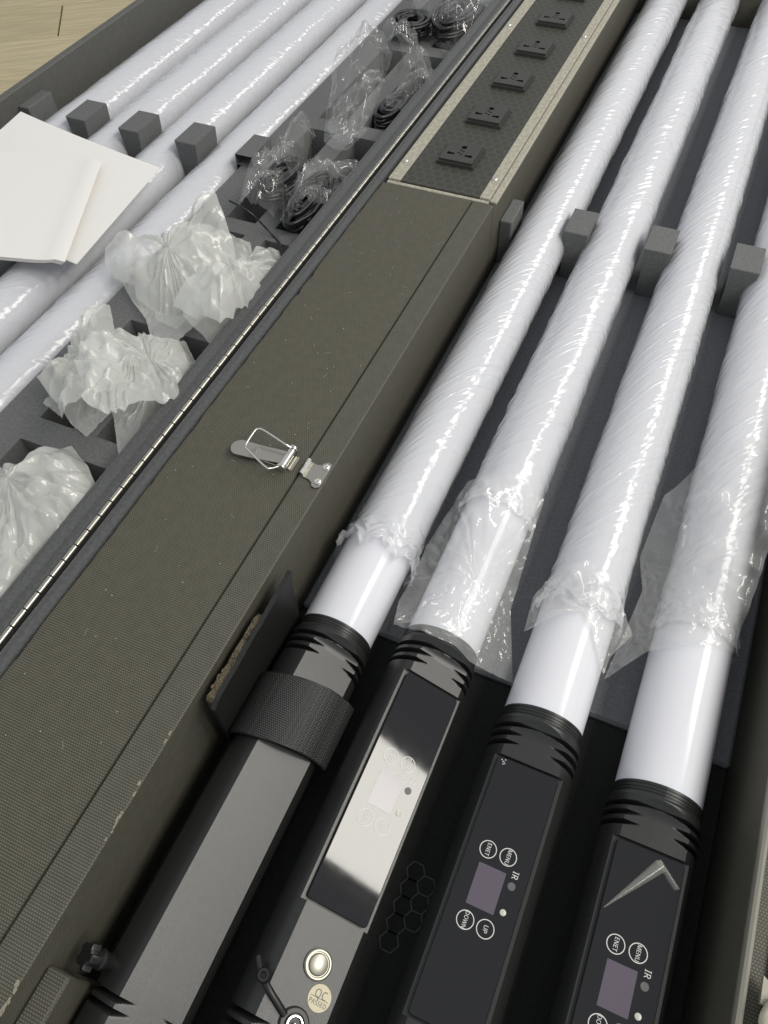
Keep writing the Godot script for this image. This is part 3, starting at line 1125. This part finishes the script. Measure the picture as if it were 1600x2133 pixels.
	part(seal, "lettering", words("PASSED", 0.0030), M.print_grey, Transform3D(Basis(Vector3(1, 0, 0), Vector3(0, 0, -1), Vector3(0, 1, 0)), Vector3(0, 0.0003, 0.0026)))
	st = start()
	box(st, Vector3(-0.0055, 0.00025, 0.0000), Vector3(0.0055, 0.00035, 0.0003), 0.00003)
	part(seal, "printed_line", st, M.print_grey)
	# the jack's rubber stopper on its tether
	var tether := smooth_path([up * Vector3(-0.0050, 0.0240, 0.2470), up * Vector3(-0.0110, 0.0250, 0.2440), up * Vector3(-0.0190, 0.0250, 0.2400), up * Vector3(-0.0260, 0.0215, 0.2350), up * Vector3(-0.0300, 0.0170, 0.2290)], 6)
	var cord := part(t2, "rubber_stopper", sweep(tether, 0.0020, 8), M.rubber)
	part(cord, "cap", lathe([[-0.004, 0.0], [-0.004, 0.0036], [0.003, 0.0040], [0.0042, 0.0032], [0.0042, 0.0018], [0.0020, 0.0016], [0.0020, 0.0]], 20), M.rubber, Transform3D(Basis(Vector3.RIGHT, -PI / 2), up * Vector3(-0.0245, 0.0262, 0.2355)))
	# the stoppered plug on the first tube
	var plug_rows := [[-0.004, 0.0066], [0.0, 0.0070], [0.0012, 0.0066], [0.0020, 0.0046], [0.0080, 0.0046], [0.0092, 0.0056], [0.0110, 0.0056], [0.0118, 0.0048], [0.0150, 0.0050], [0.0160, 0.0078], [0.0205, 0.0078], [0.0214, 0.0070], [0.0214, 0.0]]
	var rows := []
	for p in plug_rows:
		var row := PackedVector3Array()
		for j in 48:
			var a := TAU * j / 48
			var r: float = p[1]
			if p[0] >= 0.016 and r > 0.005:
				r *= 0.86 + 0.14 * signf(cos(a * 5.0)) * minf(1.0, absf(cos(a * 5.0)) * 3.0)
			row.append(Vector3(cos(a) * r, sin(a) * r, p[0]))
		rows.append(row)
	var axis := Vector3(-0.58, 0.80, 0.12).normalized()
	var side := axis.cross(Vector3.BACK).normalized()
	part(t1, "plug_stopper", grid(rows, true, 0.75), M.rubber, Transform3D(Basis(side, axis.cross(side), axis), Vector3(-0.0205, 0.0165, 0.2420)))
	# film lifting off the fourth tube's panel, and grit at a corner of the third's
	var peel := []
	for i in 13:
		var s := i / 12.0
		var a := Vector3(-0.0190, 0.0226, 0.0800).lerp(Vector3(0.0030, 0.0232, 0.0430), s)
		var out := Vector3(0.72, 0, 0.50).normalized()
		var row := PackedVector3Array()
		var wide := 0.0006 + 0.0085 * s
		for j in 9:
			var u := j / 8.0
			var ang := -0.2 + 3.4 * u
			row.append(a + out * (wide * 0.42 * (1 - cos(ang)) ) + Vector3.UP * (wide * 0.34 * maxf(sin(ang), 0.0)))
		peel.append(row)
	part(t4, "peeling_film", soft_grid(peel), film(Color(0.60, 0.61, 0.54), 0.22, 0.12), Transform3D(), "clear protective film folded back from the panel")
	var edge := []
	for i in 9:
		var s := i / 8.0
		var a := Vector3(0.0045, 0.0230, 0.0430).lerp(Vector3(0.0178, 0.0228, 0.0545), s)
		edge.append(PackedVector3Array([a + Vector3(-0.0016, 0, 0.0010), a + Vector3(-0.0006, 0.0022, 0.0004), a + Vector3(0.0006, 0.0020, -0.0004), a + Vector3(0.0014, 0, -0.0010)]))
	part(t4, "peeling_film", soft_grid(edge), film(Color(0.60, 0.61, 0.54), 0.22, 0.12))
	rng.seed = 77
	st = start()
	for k in 7:
		var c := Vector3(-0.0175 + rng.randf() * 0.003, 0.0222, 0.0400 + rng.randf() * 0.0035)
		box(st, c - Vector3(0.0004, 0.0001, 0.0003), c + Vector3(0.0004, 0.0003, 0.0003), 0.0001)
	part(t3, "glue_flake", st, M.print_white)
	# in the lid
	var names := ["wrapped white tube in the lid beside the outer lid wall", "wrapped white tube in the lid, second from the outer wall", "wrapped white tube in the lid, third from the outer wall", "wrapped white tube in the lid lying along the accessory foam tray"]
	var wraps := [sleeve_shape(505, -0.06, -1.20, 0.004, 0.0), sleeve_shape(606, -0.06, -1.20, 0.004, 0.0003)]
	var sleeves := [wraps[0], wraps[1], wraps[0], wraps[1]]
	var xs := [-0.7830, -0.7055, -0.6255, -0.5450]
	for k in 4:
		make_tube(names[k], Vector3(xs[k], -0.0555, -0.190 + 0.012 * [0, 1, 0.4, 1.5][k]), [4.0, -6.0, 8.0, 0.0][k], sleeves[k], true, "wrapped light tubes in the lid")


func fold_field(sd: int, span: float, count: int, slope: float) -> Array:
	var r := RandomNumberGenerator.new()
	r.seed = sd
	var out := []
	for k in count:
		var a := r.randf() * TAU
		out.append([Vector2(cos(a), sin(a)), r.randf_range(-span, span), slope * r.randf_range(0.4, 1.0) * (1.0 if r.randf() < 0.5 else -1.0)])
	return out


func folds(field: Array, p: Vector2) -> float:
	var h := 0.0
	for f in field:
		h += absf((f[0] as Vector2).dot(p) - f[1]) * f[2]
	return h


func outline_points(poly: PackedVector2Array, n: int) -> PackedVector2Array:
	var long := 0.0
	for i in poly.size():
		long += poly[i].distance_to(poly[(i + 1) % poly.size()])
	var out := PackedVector2Array()
	var i := 0
	var done := 0.0
	for k in n:
		var want := long * k / n
		while done + poly[i].distance_to(poly[(i + 1) % poly.size()]) < want and i < poly.size() - 1:
			done += poly[i].distance_to(poly[(i + 1) % poly.size()])
			i += 1
		var seg := poly[i].distance_to(poly[(i + 1) % poly.size()])
		out.append(poly[i].lerp(poly[(i + 1) % poly.size()], (want - done) / maxf(seg, 1e-6)))
	return out


# a creased sheet inside an outline of x and z; lie(p, r) gives the height it lies at, r runs from 0 in the middle to 1 at the rim
func creased_sheet(poly: PackedVector2Array, sd: int, lie: Callable, rise: float, count: int, slope: float, around := 150, rings := 46, pleat := 0.0, least: Variant = -9.0) -> ArrayMesh:
	var c := Vector2.ZERO
	for p in poly:
		c += p / poly.size()
	var span := 0.0
	for p in poly:
		span = maxf(span, p.distance_to(c))
	var big := fold_field(sd, span * 0.8, count, slope)
	var soft := noise(22.0, sd + 3, 2)
	var spin := noise(1.0, sd + 5, 1)
	var rim := outline_points(poly, around)
	var mean := folds(big, Vector2.ZERO)
	var rows := []
	for i in rings + 1:
		var r := pow(float(i) / rings, 0.8)
		var row := PackedVector3Array()
		for j in around:
			var p := c.lerp(rim[j], r)
			var q := p - c
			var warp := Vector2(soft.get_noise_2d(p.x * 1.3, p.y * 1.3), soft.get_noise_2d(p.y * 1.3 + 5.0, p.x * 1.3)) * 0.008
			var h := (folds(big, q + warp) - mean) * rise
			# pleats running out from where the film is gathered
			var a := TAU * j / around
			var k := 1.5 * spin.get_noise_2d(cos(a) * 0.8, sin(a) * 0.8) + a * 5.0 / TAU + 0.5 * r + 0.5 * soft.get_noise_2d(p.x, p.y)
			var t := absf((k - floorf(k)) * 2.0 - 1.0)
			h += pleat * (t - 0.5) * minf(1.0, r * 2.2) * (1.0 - 0.35 * r)
			var y: float = lie.call(p, r) + h
			row.append(Vector3(p.x, maxf(y, (least.call(p) if least is Callable else least) + 0.002 * absf(soft.get_noise_2d(p.x * 3.0, p.y * 3.0))), p.y))
		rows.append(row)
	return grid(rows, true, 0.90, true)


func loose_film(t: Node3D, poly: PackedVector2Array, sd: int) -> void:
	var axis := t.position
	var lie := func(p: Vector2, _r: float) -> float:
		var d: float = absf(p.x - axis.x)
		var over := TUBE_R + 0.0026
		var bend := over * 0.80
		if d < bend:
			return axis.y + sqrt(over * over - d * d)
		var y0 := axis.y + sqrt(over * over - bend * bend)
		return y0 - (d - bend) * 0.75
	var m := creased_sheet(poly, sd, lie, 0.30, 22, 0.45, 220, 64, 0.0035, func(p: Vector2) -> float: return lie.call(p, 0.0) - 0.0014)
	# stay off the tube
	part(t, "loose_sleeve_end", m, M.loose, Transform3D(Basis(), -axis + Vector3(0, 0.0022, 0)), "crinkled open end of the clear plastic sleeve")


# ------------------------------------------------------------------ strap, board, papers
func build_strap_and_board() -> void:
	var s := thing("fastening_strap", "black woven fastening strap wrapped over the first tube's handle", "strap", Vector3(-0.1535, -0.060, -0.150))
	var prof := [Vector2(-0.0310, 0.004), Vector2(-0.0312, 0.010), Vector2(-0.0285, 0.0160), Vector2(-0.0235, 0.0225), Vector2(-0.0160, 0.0278), Vector2(-0.0070, 0.0308), Vector2(0.0020, 0.0312), Vector2(0.0110, 0.0292), Vector2(0.0190, 0.0248), Vector2(0.0255, 0.0185), Vector2(0.0300, 0.0120), Vector2(0.0338, 0.0070), Vector2(0.0360, 0.0010)]
	var smooth := []
	for i in prof.size() - 1:
		for k in 4:
			smooth.append((prof[i] as Vector2).cubic_interpolate(prof[i + 1], prof[maxi(i - 1, 0)], prof[mini(i + 2, prof.size() - 1)], k / 4.0))
	smooth.append(prof[prof.size() - 1])
	var rows := []
	for i in smooth.size():
		var p: Vector2 = smooth[i]
		var d := ((smooth[mini(i + 1, smooth.size() - 1)] as Vector2) - (smooth[maxi(i - 1, 0)] as Vector2)).normalized()
		var n := Vector2(-d.y, d.x) * 0.0014
		var skew := 0.003 * sin(i * 0.11)
		var row := PackedVector3Array()
		for q in [[0.0, -0.0228], [1.0, -0.0228], [1.0, 0.0228], [0.0, 0.0228]]:
			row.append(Vector3(p.x + n.x * q[0], p.y + n.y * q[0], q[1] + skew))
		rows.append(row)
	var cap0 := PackedVector3Array(rows[rows.size() - 1])
	var mid := (cap0[0] + cap0[2]) / 2
	rows.append(PackedVector3Array([mid, mid, mid, mid]))
	part(s, "webbing", grid(rows, true, 0.7), M.strap)
	# selvedge
	for side in [-1, 1]:
		var path := PackedVector3Array()
		for i in smooth.size():
			path.append(Vector3(smooth[i].x, smooth[i].y, side * 0.0228 + 0.003 * sin(i * 0.11)) + Vector3(0, 0.0006, 0))
		part(s, "selvedge", sweep(path, 0.0009, 6), M.rubber)
	var b := thing("broken_board", "splintered black plywood offcut standing upright between wall and first tube", "board", Vector3(-0.188, -0.0884, -0.175))
	var o := Transform3D(Basis(), -b.position)
	rng.seed = 9
	var st := start()
	var side := PackedVector2Array([Vector2(0.1270, -0.0880), Vector2(0.1265, -0.0050)])
	for k in 13:
		side.append(Vector2(0.1285 + 0.0050 * k, -0.0030 + rng.randf_range(-0.0010, 0.0010)))
	side.append_array([Vector2(0.1945, -0.0060), Vector2(0.1960, -0.0880)])
	prism(st, side, 0.0050, o * Transform3D(Basis(Vector3(0, 0, -1), Vector3(0, 1, 0), Vector3(1, 0, 0)), Vector3(-0.1934, 0, 0)))
	part(b, "plywood_core", st, M.plywood)
	st = start()
	side = PackedVector2Array([Vector2(0.1235, -0.0880), Vector2(0.1230, -0.0060), Vector2(0.1290, -0.0026)])
	for k in 15:
		side.append(Vector2(0.1340 + 0.0056 * k, -0.0022 + 0.0002 * k + rng.randf_range(-0.0005, 0.0005)))
	side.append_array([Vector2(0.2230, 0.0010), Vector2(0.2290, 0.0026), Vector2(0.2300, -0.0010), Vector2(0.2262, -0.0120), Vector2(0.2270, -0.0880)])
	prism(st, side, 0.0034, o * Transform3D(Basis(Vector3(0, 0, -1), Vector3(0, 1, 0), Vector3(1, 0, 0)), Vector3(-0.1883, 0, 0)))
	part(b, "black_facing", st, M.black_paint)
	st = start()
	for k in 16:
		var c := Vector3(-0.1934 + rng.randf() * 0.005, -0.0026 + rng.randf() * 0.0010, -0.1285 - rng.randf() * 0.064)
		box(st, c - Vector3(0.0008, 0.0008, 0.0014) * rng.randf_range(0.5, 1.0), c + Vector3(0.0008, 0.0008, 0.0014) * rng.randf_range(0.5, 1.0), 0.0002, o)
	part(b, "splinters", st, M.plywood).set_meta("kind", "stuff")


func paper_sheet(poly: PackedVector2Array, thick: float, lift: Callable) -> ArrayMesh:
	# corners in order: far left, far right, near right, near left
	var rows := []
	var n := 22
	for i in n + 1:
		var v := float(i) / n
		var row := PackedVector3Array()
		for s in 2:
			for j in n + 1:
				var u := float(j) / n if s == 0 else 1.0 - float(j) / n
				var p := poly[0].lerp(poly[1], u).lerp(poly[3].lerp(poly[2], u), v)
				row.append(Vector3(p.x, lift.call(u, v) + (thick if s == 0 else 0.0), p.y))
		rows.append(row)
	var first: PackedVector3Array = rows[0]
	var last: PackedVector3Array = rows[n]
	var f := PackedVector3Array()
	var l := PackedVector3Array()
	for j in 2 * (n + 1):
		var k := 2 * (n + 1) - 1 - j
		f.append((first[j] + first[k]) / 2)
		l.append((last[j] + last[k]) / 2)
	rows.push_front(f)
	rows.append(l)
	return grid(rows, true, 0.8)


func build_papers() -> void:
	var a := thing("leaflet", "white blank leaflet curling up at its far corner, lying on the lid tubes", "leaflet", Vector3(-0.66, -0.016, -0.56), "blank papers on the lid tubes")
	var lie := func(u: float, v: float) -> float:
		return -0.0150 + 0.0005 + 0.016 * pow(clampf(0.55 - u, 0, 1) * 1.2, 2.0) * (1.0 - v) + 0.0012 * sin(u * 5.0)
	part(a, "sheet", paper_sheet(PackedVector2Array([Vector2(-0.802, -0.690), Vector2(-0.580, -0.6560), Vector2(-0.5605, -0.4750), Vector2(-0.790, -0.500)]), 0.0010, lie), M.paper, Transform3D(Basis(), -a.position))
	var b := thing("booklet", "white blank booklet with a folded spine, lying on top of the leaflet", "booklet", Vector3(-0.66, -0.010, -0.53), "blank papers on the lid tubes")
	var lie2 := func(u: float, v: float) -> float:
		return -0.0075 + 0.0080 * pow(1.0 - u, 2.0) - 0.0015 * v + 0.0022 * sin(clampf((u - 0.90) / 0.10, 0, 1) * PI)
	var corners := PackedVector2Array([Vector2(-0.842, -0.585), Vector2(-0.6405, -0.6330), Vector2(-0.5660, -0.4670), Vector2(-0.766, -0.412)])
	part(b, "cover_sheet", paper_sheet(corners, 0.0007, lie2), M.paper, Transform3D(Basis(), -b.position))
	for k in 3:
		var inner := PackedVector2Array()
		for c in corners:
			inner.append(c + Vector2(-0.0016, 0.0004) * (k + 1))
		var lie3 := func(u: float, v: float) -> float:
			return lie2.call(u, v) - 0.0011 * (k + 1)
		part(b, "page", paper_sheet(inner, 0.0006, lie3), M.paper, Transform3D(Basis(), -b.position))


# ------------------------------------------------------------------ bags and cables
func bag(called: String, label: String, category: String, poly: PackedVector2Array, sd: int, low: float, top: float, material: Material, group: String, rise := 0.42, count := 24) -> void:
	var c := Vector2.ZERO
	for p in poly:
		c += p / poly.size()
	var t := thing(called, label, category, Vector3(c.x, low, c.y), group)
	var lie := func(_p: Vector2, r: float) -> float:
		return lerpf(top, low + 0.010, pow(r, 2.6))
	var o := Transform3D(Basis(), -t.position)
	part(t, "upper_film", creased_sheet(poly, sd, lie, rise, count, 0.55, 230, 64, 0.0075, low), material, o)
	var small := PackedVector2Array()
	var r := RandomNumberGenerator.new()
	r.seed = sd
	for p in poly:
		small.append(c + (p - c) * r.randf_range(0.72, 0.97))
	var lie2 := func(_p: Vector2, q: float) -> float:
		return lerpf(lerpf(low, top, 0.45), low + 0.001, pow(q, 2.0))
	part(t, "lower_film", creased_sheet(small, sd + 9, lie2, rise * 0.8, count, 0.55, 170, 44, 0.007, low), material, o)


func build_bags_and_cables() -> void:
	var g := "milky plastic bags in the lid tray"
	bag("plastic_bag", "crumpled milky plastic bag nearest the viewer at the left edge", "plastic bag", PackedVector2Array([Vector2(-0.500, -0.235), Vector2(-0.449, -0.243), Vector2(-0.437, -0.246), Vector2(-0.411, -0.232), Vector2(-0.418, -0.248), Vector2(-0.411, -0.251), Vector2(-0.425, -0.273), Vector2(-0.418, -0.277), Vector2(-0.386, -0.260), Vector2(-0.351, -0.233), Vector2(-0.352, -0.209), Vector2(-0.352, -0.186), Vector2(-0.354, -0.130), Vector2(-0.42, -0.10), Vector2(-0.48, -0.13), Vector2(-0.505, -0.18)]), 11, -0.028, 0.012, M.milky, g)
	bag("plastic_bag", "crumpled milky plastic bag with a pointed corner touching the tube", "plastic bag", PackedVector2Array([Vector2(-0.482, -0.314), Vector2(-0.480, -0.338), Vector2(-0.472, -0.369), Vector2(-0.463, -0.384), Vector2(-0.474, -0.402), Vector2(-0.461, -0.408), Vector2(-0.445, -0.389), Vector2(-0.424, -0.374), Vector2(-0.410, -0.330), Vector2(-0.414, -0.283), Vector2(-0.440, -0.295), Vector2(-0.451, -0.305)]), 25, -0.029, 0.010, M.milky, g)
	bag("plastic_bag", "crumpled milky plastic bag against the rail, second from the viewer", "plastic bag", PackedVector2Array([Vector2(-0.450, -0.375), Vector2(-0.435, -0.398), Vector2(-0.442, -0.411), Vector2(-0.417, -0.421), Vector2(-0.401, -0.424), Vector2(-0.380, -0.407), Vector2(-0.370, -0.403), Vector2(-0.360, -0.384), Vector2(-0.352, -0.364), Vector2(-0.353, -0.323), Vector2(-0.357, -0.274), Vector2(-0.375, -0.275), Vector2(-0.415, -0.314)]), 33, -0.029, 0.012, M.milky, g)
	bag("plastic_bag", "widest crumpled milky plastic bag, spilling over onto the nearest lid tube", "plastic bag", PackedVector2Array([Vector2(-0.545, -0.510), Vector2(-0.514, -0.518), Vector2(-0.496, -0.526), Vector2(-0.480, -0.558), Vector2(-0.451, -0.584), Vector2(-0.422, -0.581), Vector2(-0.409, -0.563), Vector2(-0.400, -0.530), Vector2(-0.398, -0.490), Vector2(-0.405, -0.455), Vector2(-0.410, -0.420), Vector2(-0.438, -0.420), Vector2(-0.455, -0.438), Vector2(-0.482, -0.455), Vector2(-0.504, -0.471), Vector2(-0.525, -0.477)]), 47, -0.024, 0.014, M.milky, g)
	bag("plastic_bag", "crumpled milky plastic bag against the rail, behind the others", "plastic bag", PackedVector2Array([Vector2(-0.412, -0.546), Vector2(-0.401, -0.575), Vector2(-0.387, -0.577), Vector2(-0.360, -0.550), Vector2(-0.353, -0.504), Vector2(-0.354, -0.422), Vector2(-0.380, -0.426), Vector2(-0.409, -0.430), Vector2(-0.420, -0.462), Vector2(-0.424, -0.499)]), 58, -0.029, 0.012, M.milky, g)
	g = "clear cable bags in the lid tray"
	var cg := "coiled black cables"
	bag("clear_bag", "clear glossy bag over a black cable, beside the fourth foam block", "clear bag", PackedVector2Array([Vector2(-0.450, -0.610), Vector2(-0.453, -0.675), Vector2(-0.456, -0.708), Vector2(-0.446, -0.733), Vector2(-0.415, -0.729), Vector2(-0.404, -0.701), Vector2(-0.410, -0.672), Vector2(-0.403, -0.628), Vector2(-0.410, -0.609)]), 61, -0.024, 0.030, M.clear, g, 0.62, 26)
	coil("cable_coil", "coiled black cable in the clear bag beside the foam block", Vector3(-0.434, -0.018, -0.675), Vector2(0.015, 0.038), 5, 62, cg)
	bag("clear_bag", "clear glossy bag over a black cable, pressed against the rail", "clear bag", PackedVector2Array([Vector2(-0.411, -0.620), Vector2(-0.420, -0.668), Vector2(-0.412, -0.697), Vector2(-0.389, -0.721), Vector2(-0.370, -0.737), Vector2(-0.352, -0.720), Vector2(-0.358, -0.662), Vector2(-0.366, -0.600), Vector2(-0.391, -0.613)]), 71, -0.026, 0.020, M.clear, g, 0.62, 26)
	coil("cable_coil", "coiled black cable in the clear bag against the rail", Vector3(-0.394, -0.028, -0.660), Vector2(0.016, 0.046), 6, 72, cg)
	bag("clear_bag", "clear glossy bag with a bulging empty end, in the middle of the tray", "clear bag", PackedVector2Array([Vector2(-0.436, -0.782), Vector2(-0.452, -0.817), Vector2(-0.460, -0.864), Vector2(-0.448, -0.901), Vector2(-0.439, -0.931), Vector2(-0.417, -0.933), Vector2(-0.402, -0.912), Vector2(-0.400, -0.883), Vector2(-0.398, -0.817), Vector2(-0.402, -0.774), Vector2(-0.418, -0.772)]), 81, -0.022, 0.032, M.clear, g, 0.62, 26)
	bag("clear_bag", "clear glossy bag twisted tight at its far end", "clear bag", PackedVector2Array([Vector2(-0.415, -0.902), Vector2(-0.408, -0.953), Vector2(-0.398, -0.981), Vector2(-0.384, -0.996), Vector2(-0.359, -0.981), Vector2(-0.352, -0.950), Vector2(-0.350, -0.887), Vector2(-0.352, -0.856), Vector2(-0.370, -0.866), Vector2(-0.403, -0.885)]), 91, -0.022, 0.034, M.clear, g, 0.62, 28)
	coil("cable_coil", "coiled black cable standing in the pocket below the twisted bag", Vector3(-0.398, -0.044, -0.895), Vector2(0.014, 0.040), 7, 92, cg)
	coil("cable_coil", "flat loop of black cable on the grey foam near the far end", Vector3(-0.450, -0.022, -1.088), Vector2(0.024, 0.030), 4, 93, cg)
	bag("clear_bag", "largest clear glossy bag at the far end of the tray", "clear bag", PackedVector2Array([Vector2(-0.492, -1.150), Vector2(-0.445, -1.098), Vector2(-0.416, -1.075), Vector2(-0.396, -1.059), Vector2(-0.357, -1.015), Vector2(-0.352, -1.09), Vector2(-0.352, -1.20), Vector2(-0.40, -1.26), Vector2(-0.48, -1.24)]), 95, -0.026, 0.036, M.clear, g, 0.62, 26)
	coil("cable_coil", "coiled black cable inside the farthest clear bag", Vector3(-0.402, -0.024, -1.135), Vector2(0.026, 0.058), 6, 96, cg)
	var w := thing("loose_wire", "thin black wire trailing across the foam beside a milky bag", "wire", Vector3(-0.40, -0.0285, -0.59))
	part(w, "wire", sweep(smooth_path([Vector3(-0.4520, 0.0060, -0.6000), Vector3(-0.4300, -0.0040, -0.6020), Vector3(-0.4110, -0.0270, -0.6060), Vector3(-0.3960, -0.0280, -0.5960), Vector3(-0.3820, -0.0280, -0.5780), Vector3(-0.3660, -0.0270, -0.5620)], 8), 0.0010, 7), M.cable, Transform3D(Basis(), -w.position))


func coil(called: String, label: String, at: Vector3, radii: Vector2, turns: int, sd: int, group: String) -> void:
	var t := thing(called, label, "cable", at, group)
	var r := RandomNumberGenerator.new()
	r.seed = sd
	var pts := PackedVector3Array()
	var tilt := Basis(Vector3(1, 0, 0.3).normalized(), r.randf_range(-0.12, 0.12))
	var wob := noise(0.6, sd, 2)
	turns += 8
	for i in turns * 30:
		var a := TAU * i / 30.0
		var k := float(i) / (turns * 30)
		var grow := 0.72 + 0.30 * sin(k * 23.0 + sd) + 0.10 * wob.get_noise_1d(i * 0.11)
		pts.append(tilt * Vector3(cos(a) * radii.x * grow, 0.002 + 0.0012 * turns * (0.5 + 0.5 * sin(k * 13.0)) + 0.002 * wob.get_noise_1d(i * 0.2), sin(a) * radii.y * grow))
	part(t, "cord", sweep(pts, 0.0026, 8), M.cable)
	var st := start()
	box(st, Vector3(-0.008, -0.004, -0.012), Vector3(0.008, 0.009, 0.014), 0.0020, Transform3D(tilt, Vector3.ZERO) * Transform3D(Basis(Vector3.UP, 0.6), Vector3(radii.x * 0.3, 0.004, radii.y * 0.45)))
	part(t, "plug", st, M.rubber)


func build_corner_piece() -> void:
	var t := thing("cream_knob", "cream ribbed rounded piece on the metal edging at the lower right", "knob", Vector3(0.1530, 0.0015, -0.090))
	var rows := []
	for i in 26:
		var s := i / 25.0
		var ang := s * PI
		var r := 0.0085 * pow(sin(ang), 0.55) * (1.0 + 0.03 * sin(s * 60.0))
		var row := PackedVector3Array()
		for j in 32:
			var a := TAU * j / 32
			row.append(Vector3(-cos(ang) * 0.0120, maxf(0.0062 + sin(a) * r * 0.75, 0.0), cos(a) * r * 1.3))
		rows.append(row)
	part(t, "body", grid(rows, true, 0.6), M.cream, Transform3D(Basis(Vector3.UP, -0.35), Vector3(0.004, 0, 0)))
	var st := start()
	prism(st, PackedVector2Array([Vector2(-0.008, 0.006), Vector2(0.012, 0.006), Vector2(0.014, 0.014), Vector2(0.001, 0.0135), Vector2(-0.008, 0.019)]), 0.003, Transform3D(turned_up(), Vector3(0, 0.0, 0)), 0.0004)
	part(t, "clip", st, M.aluminium)
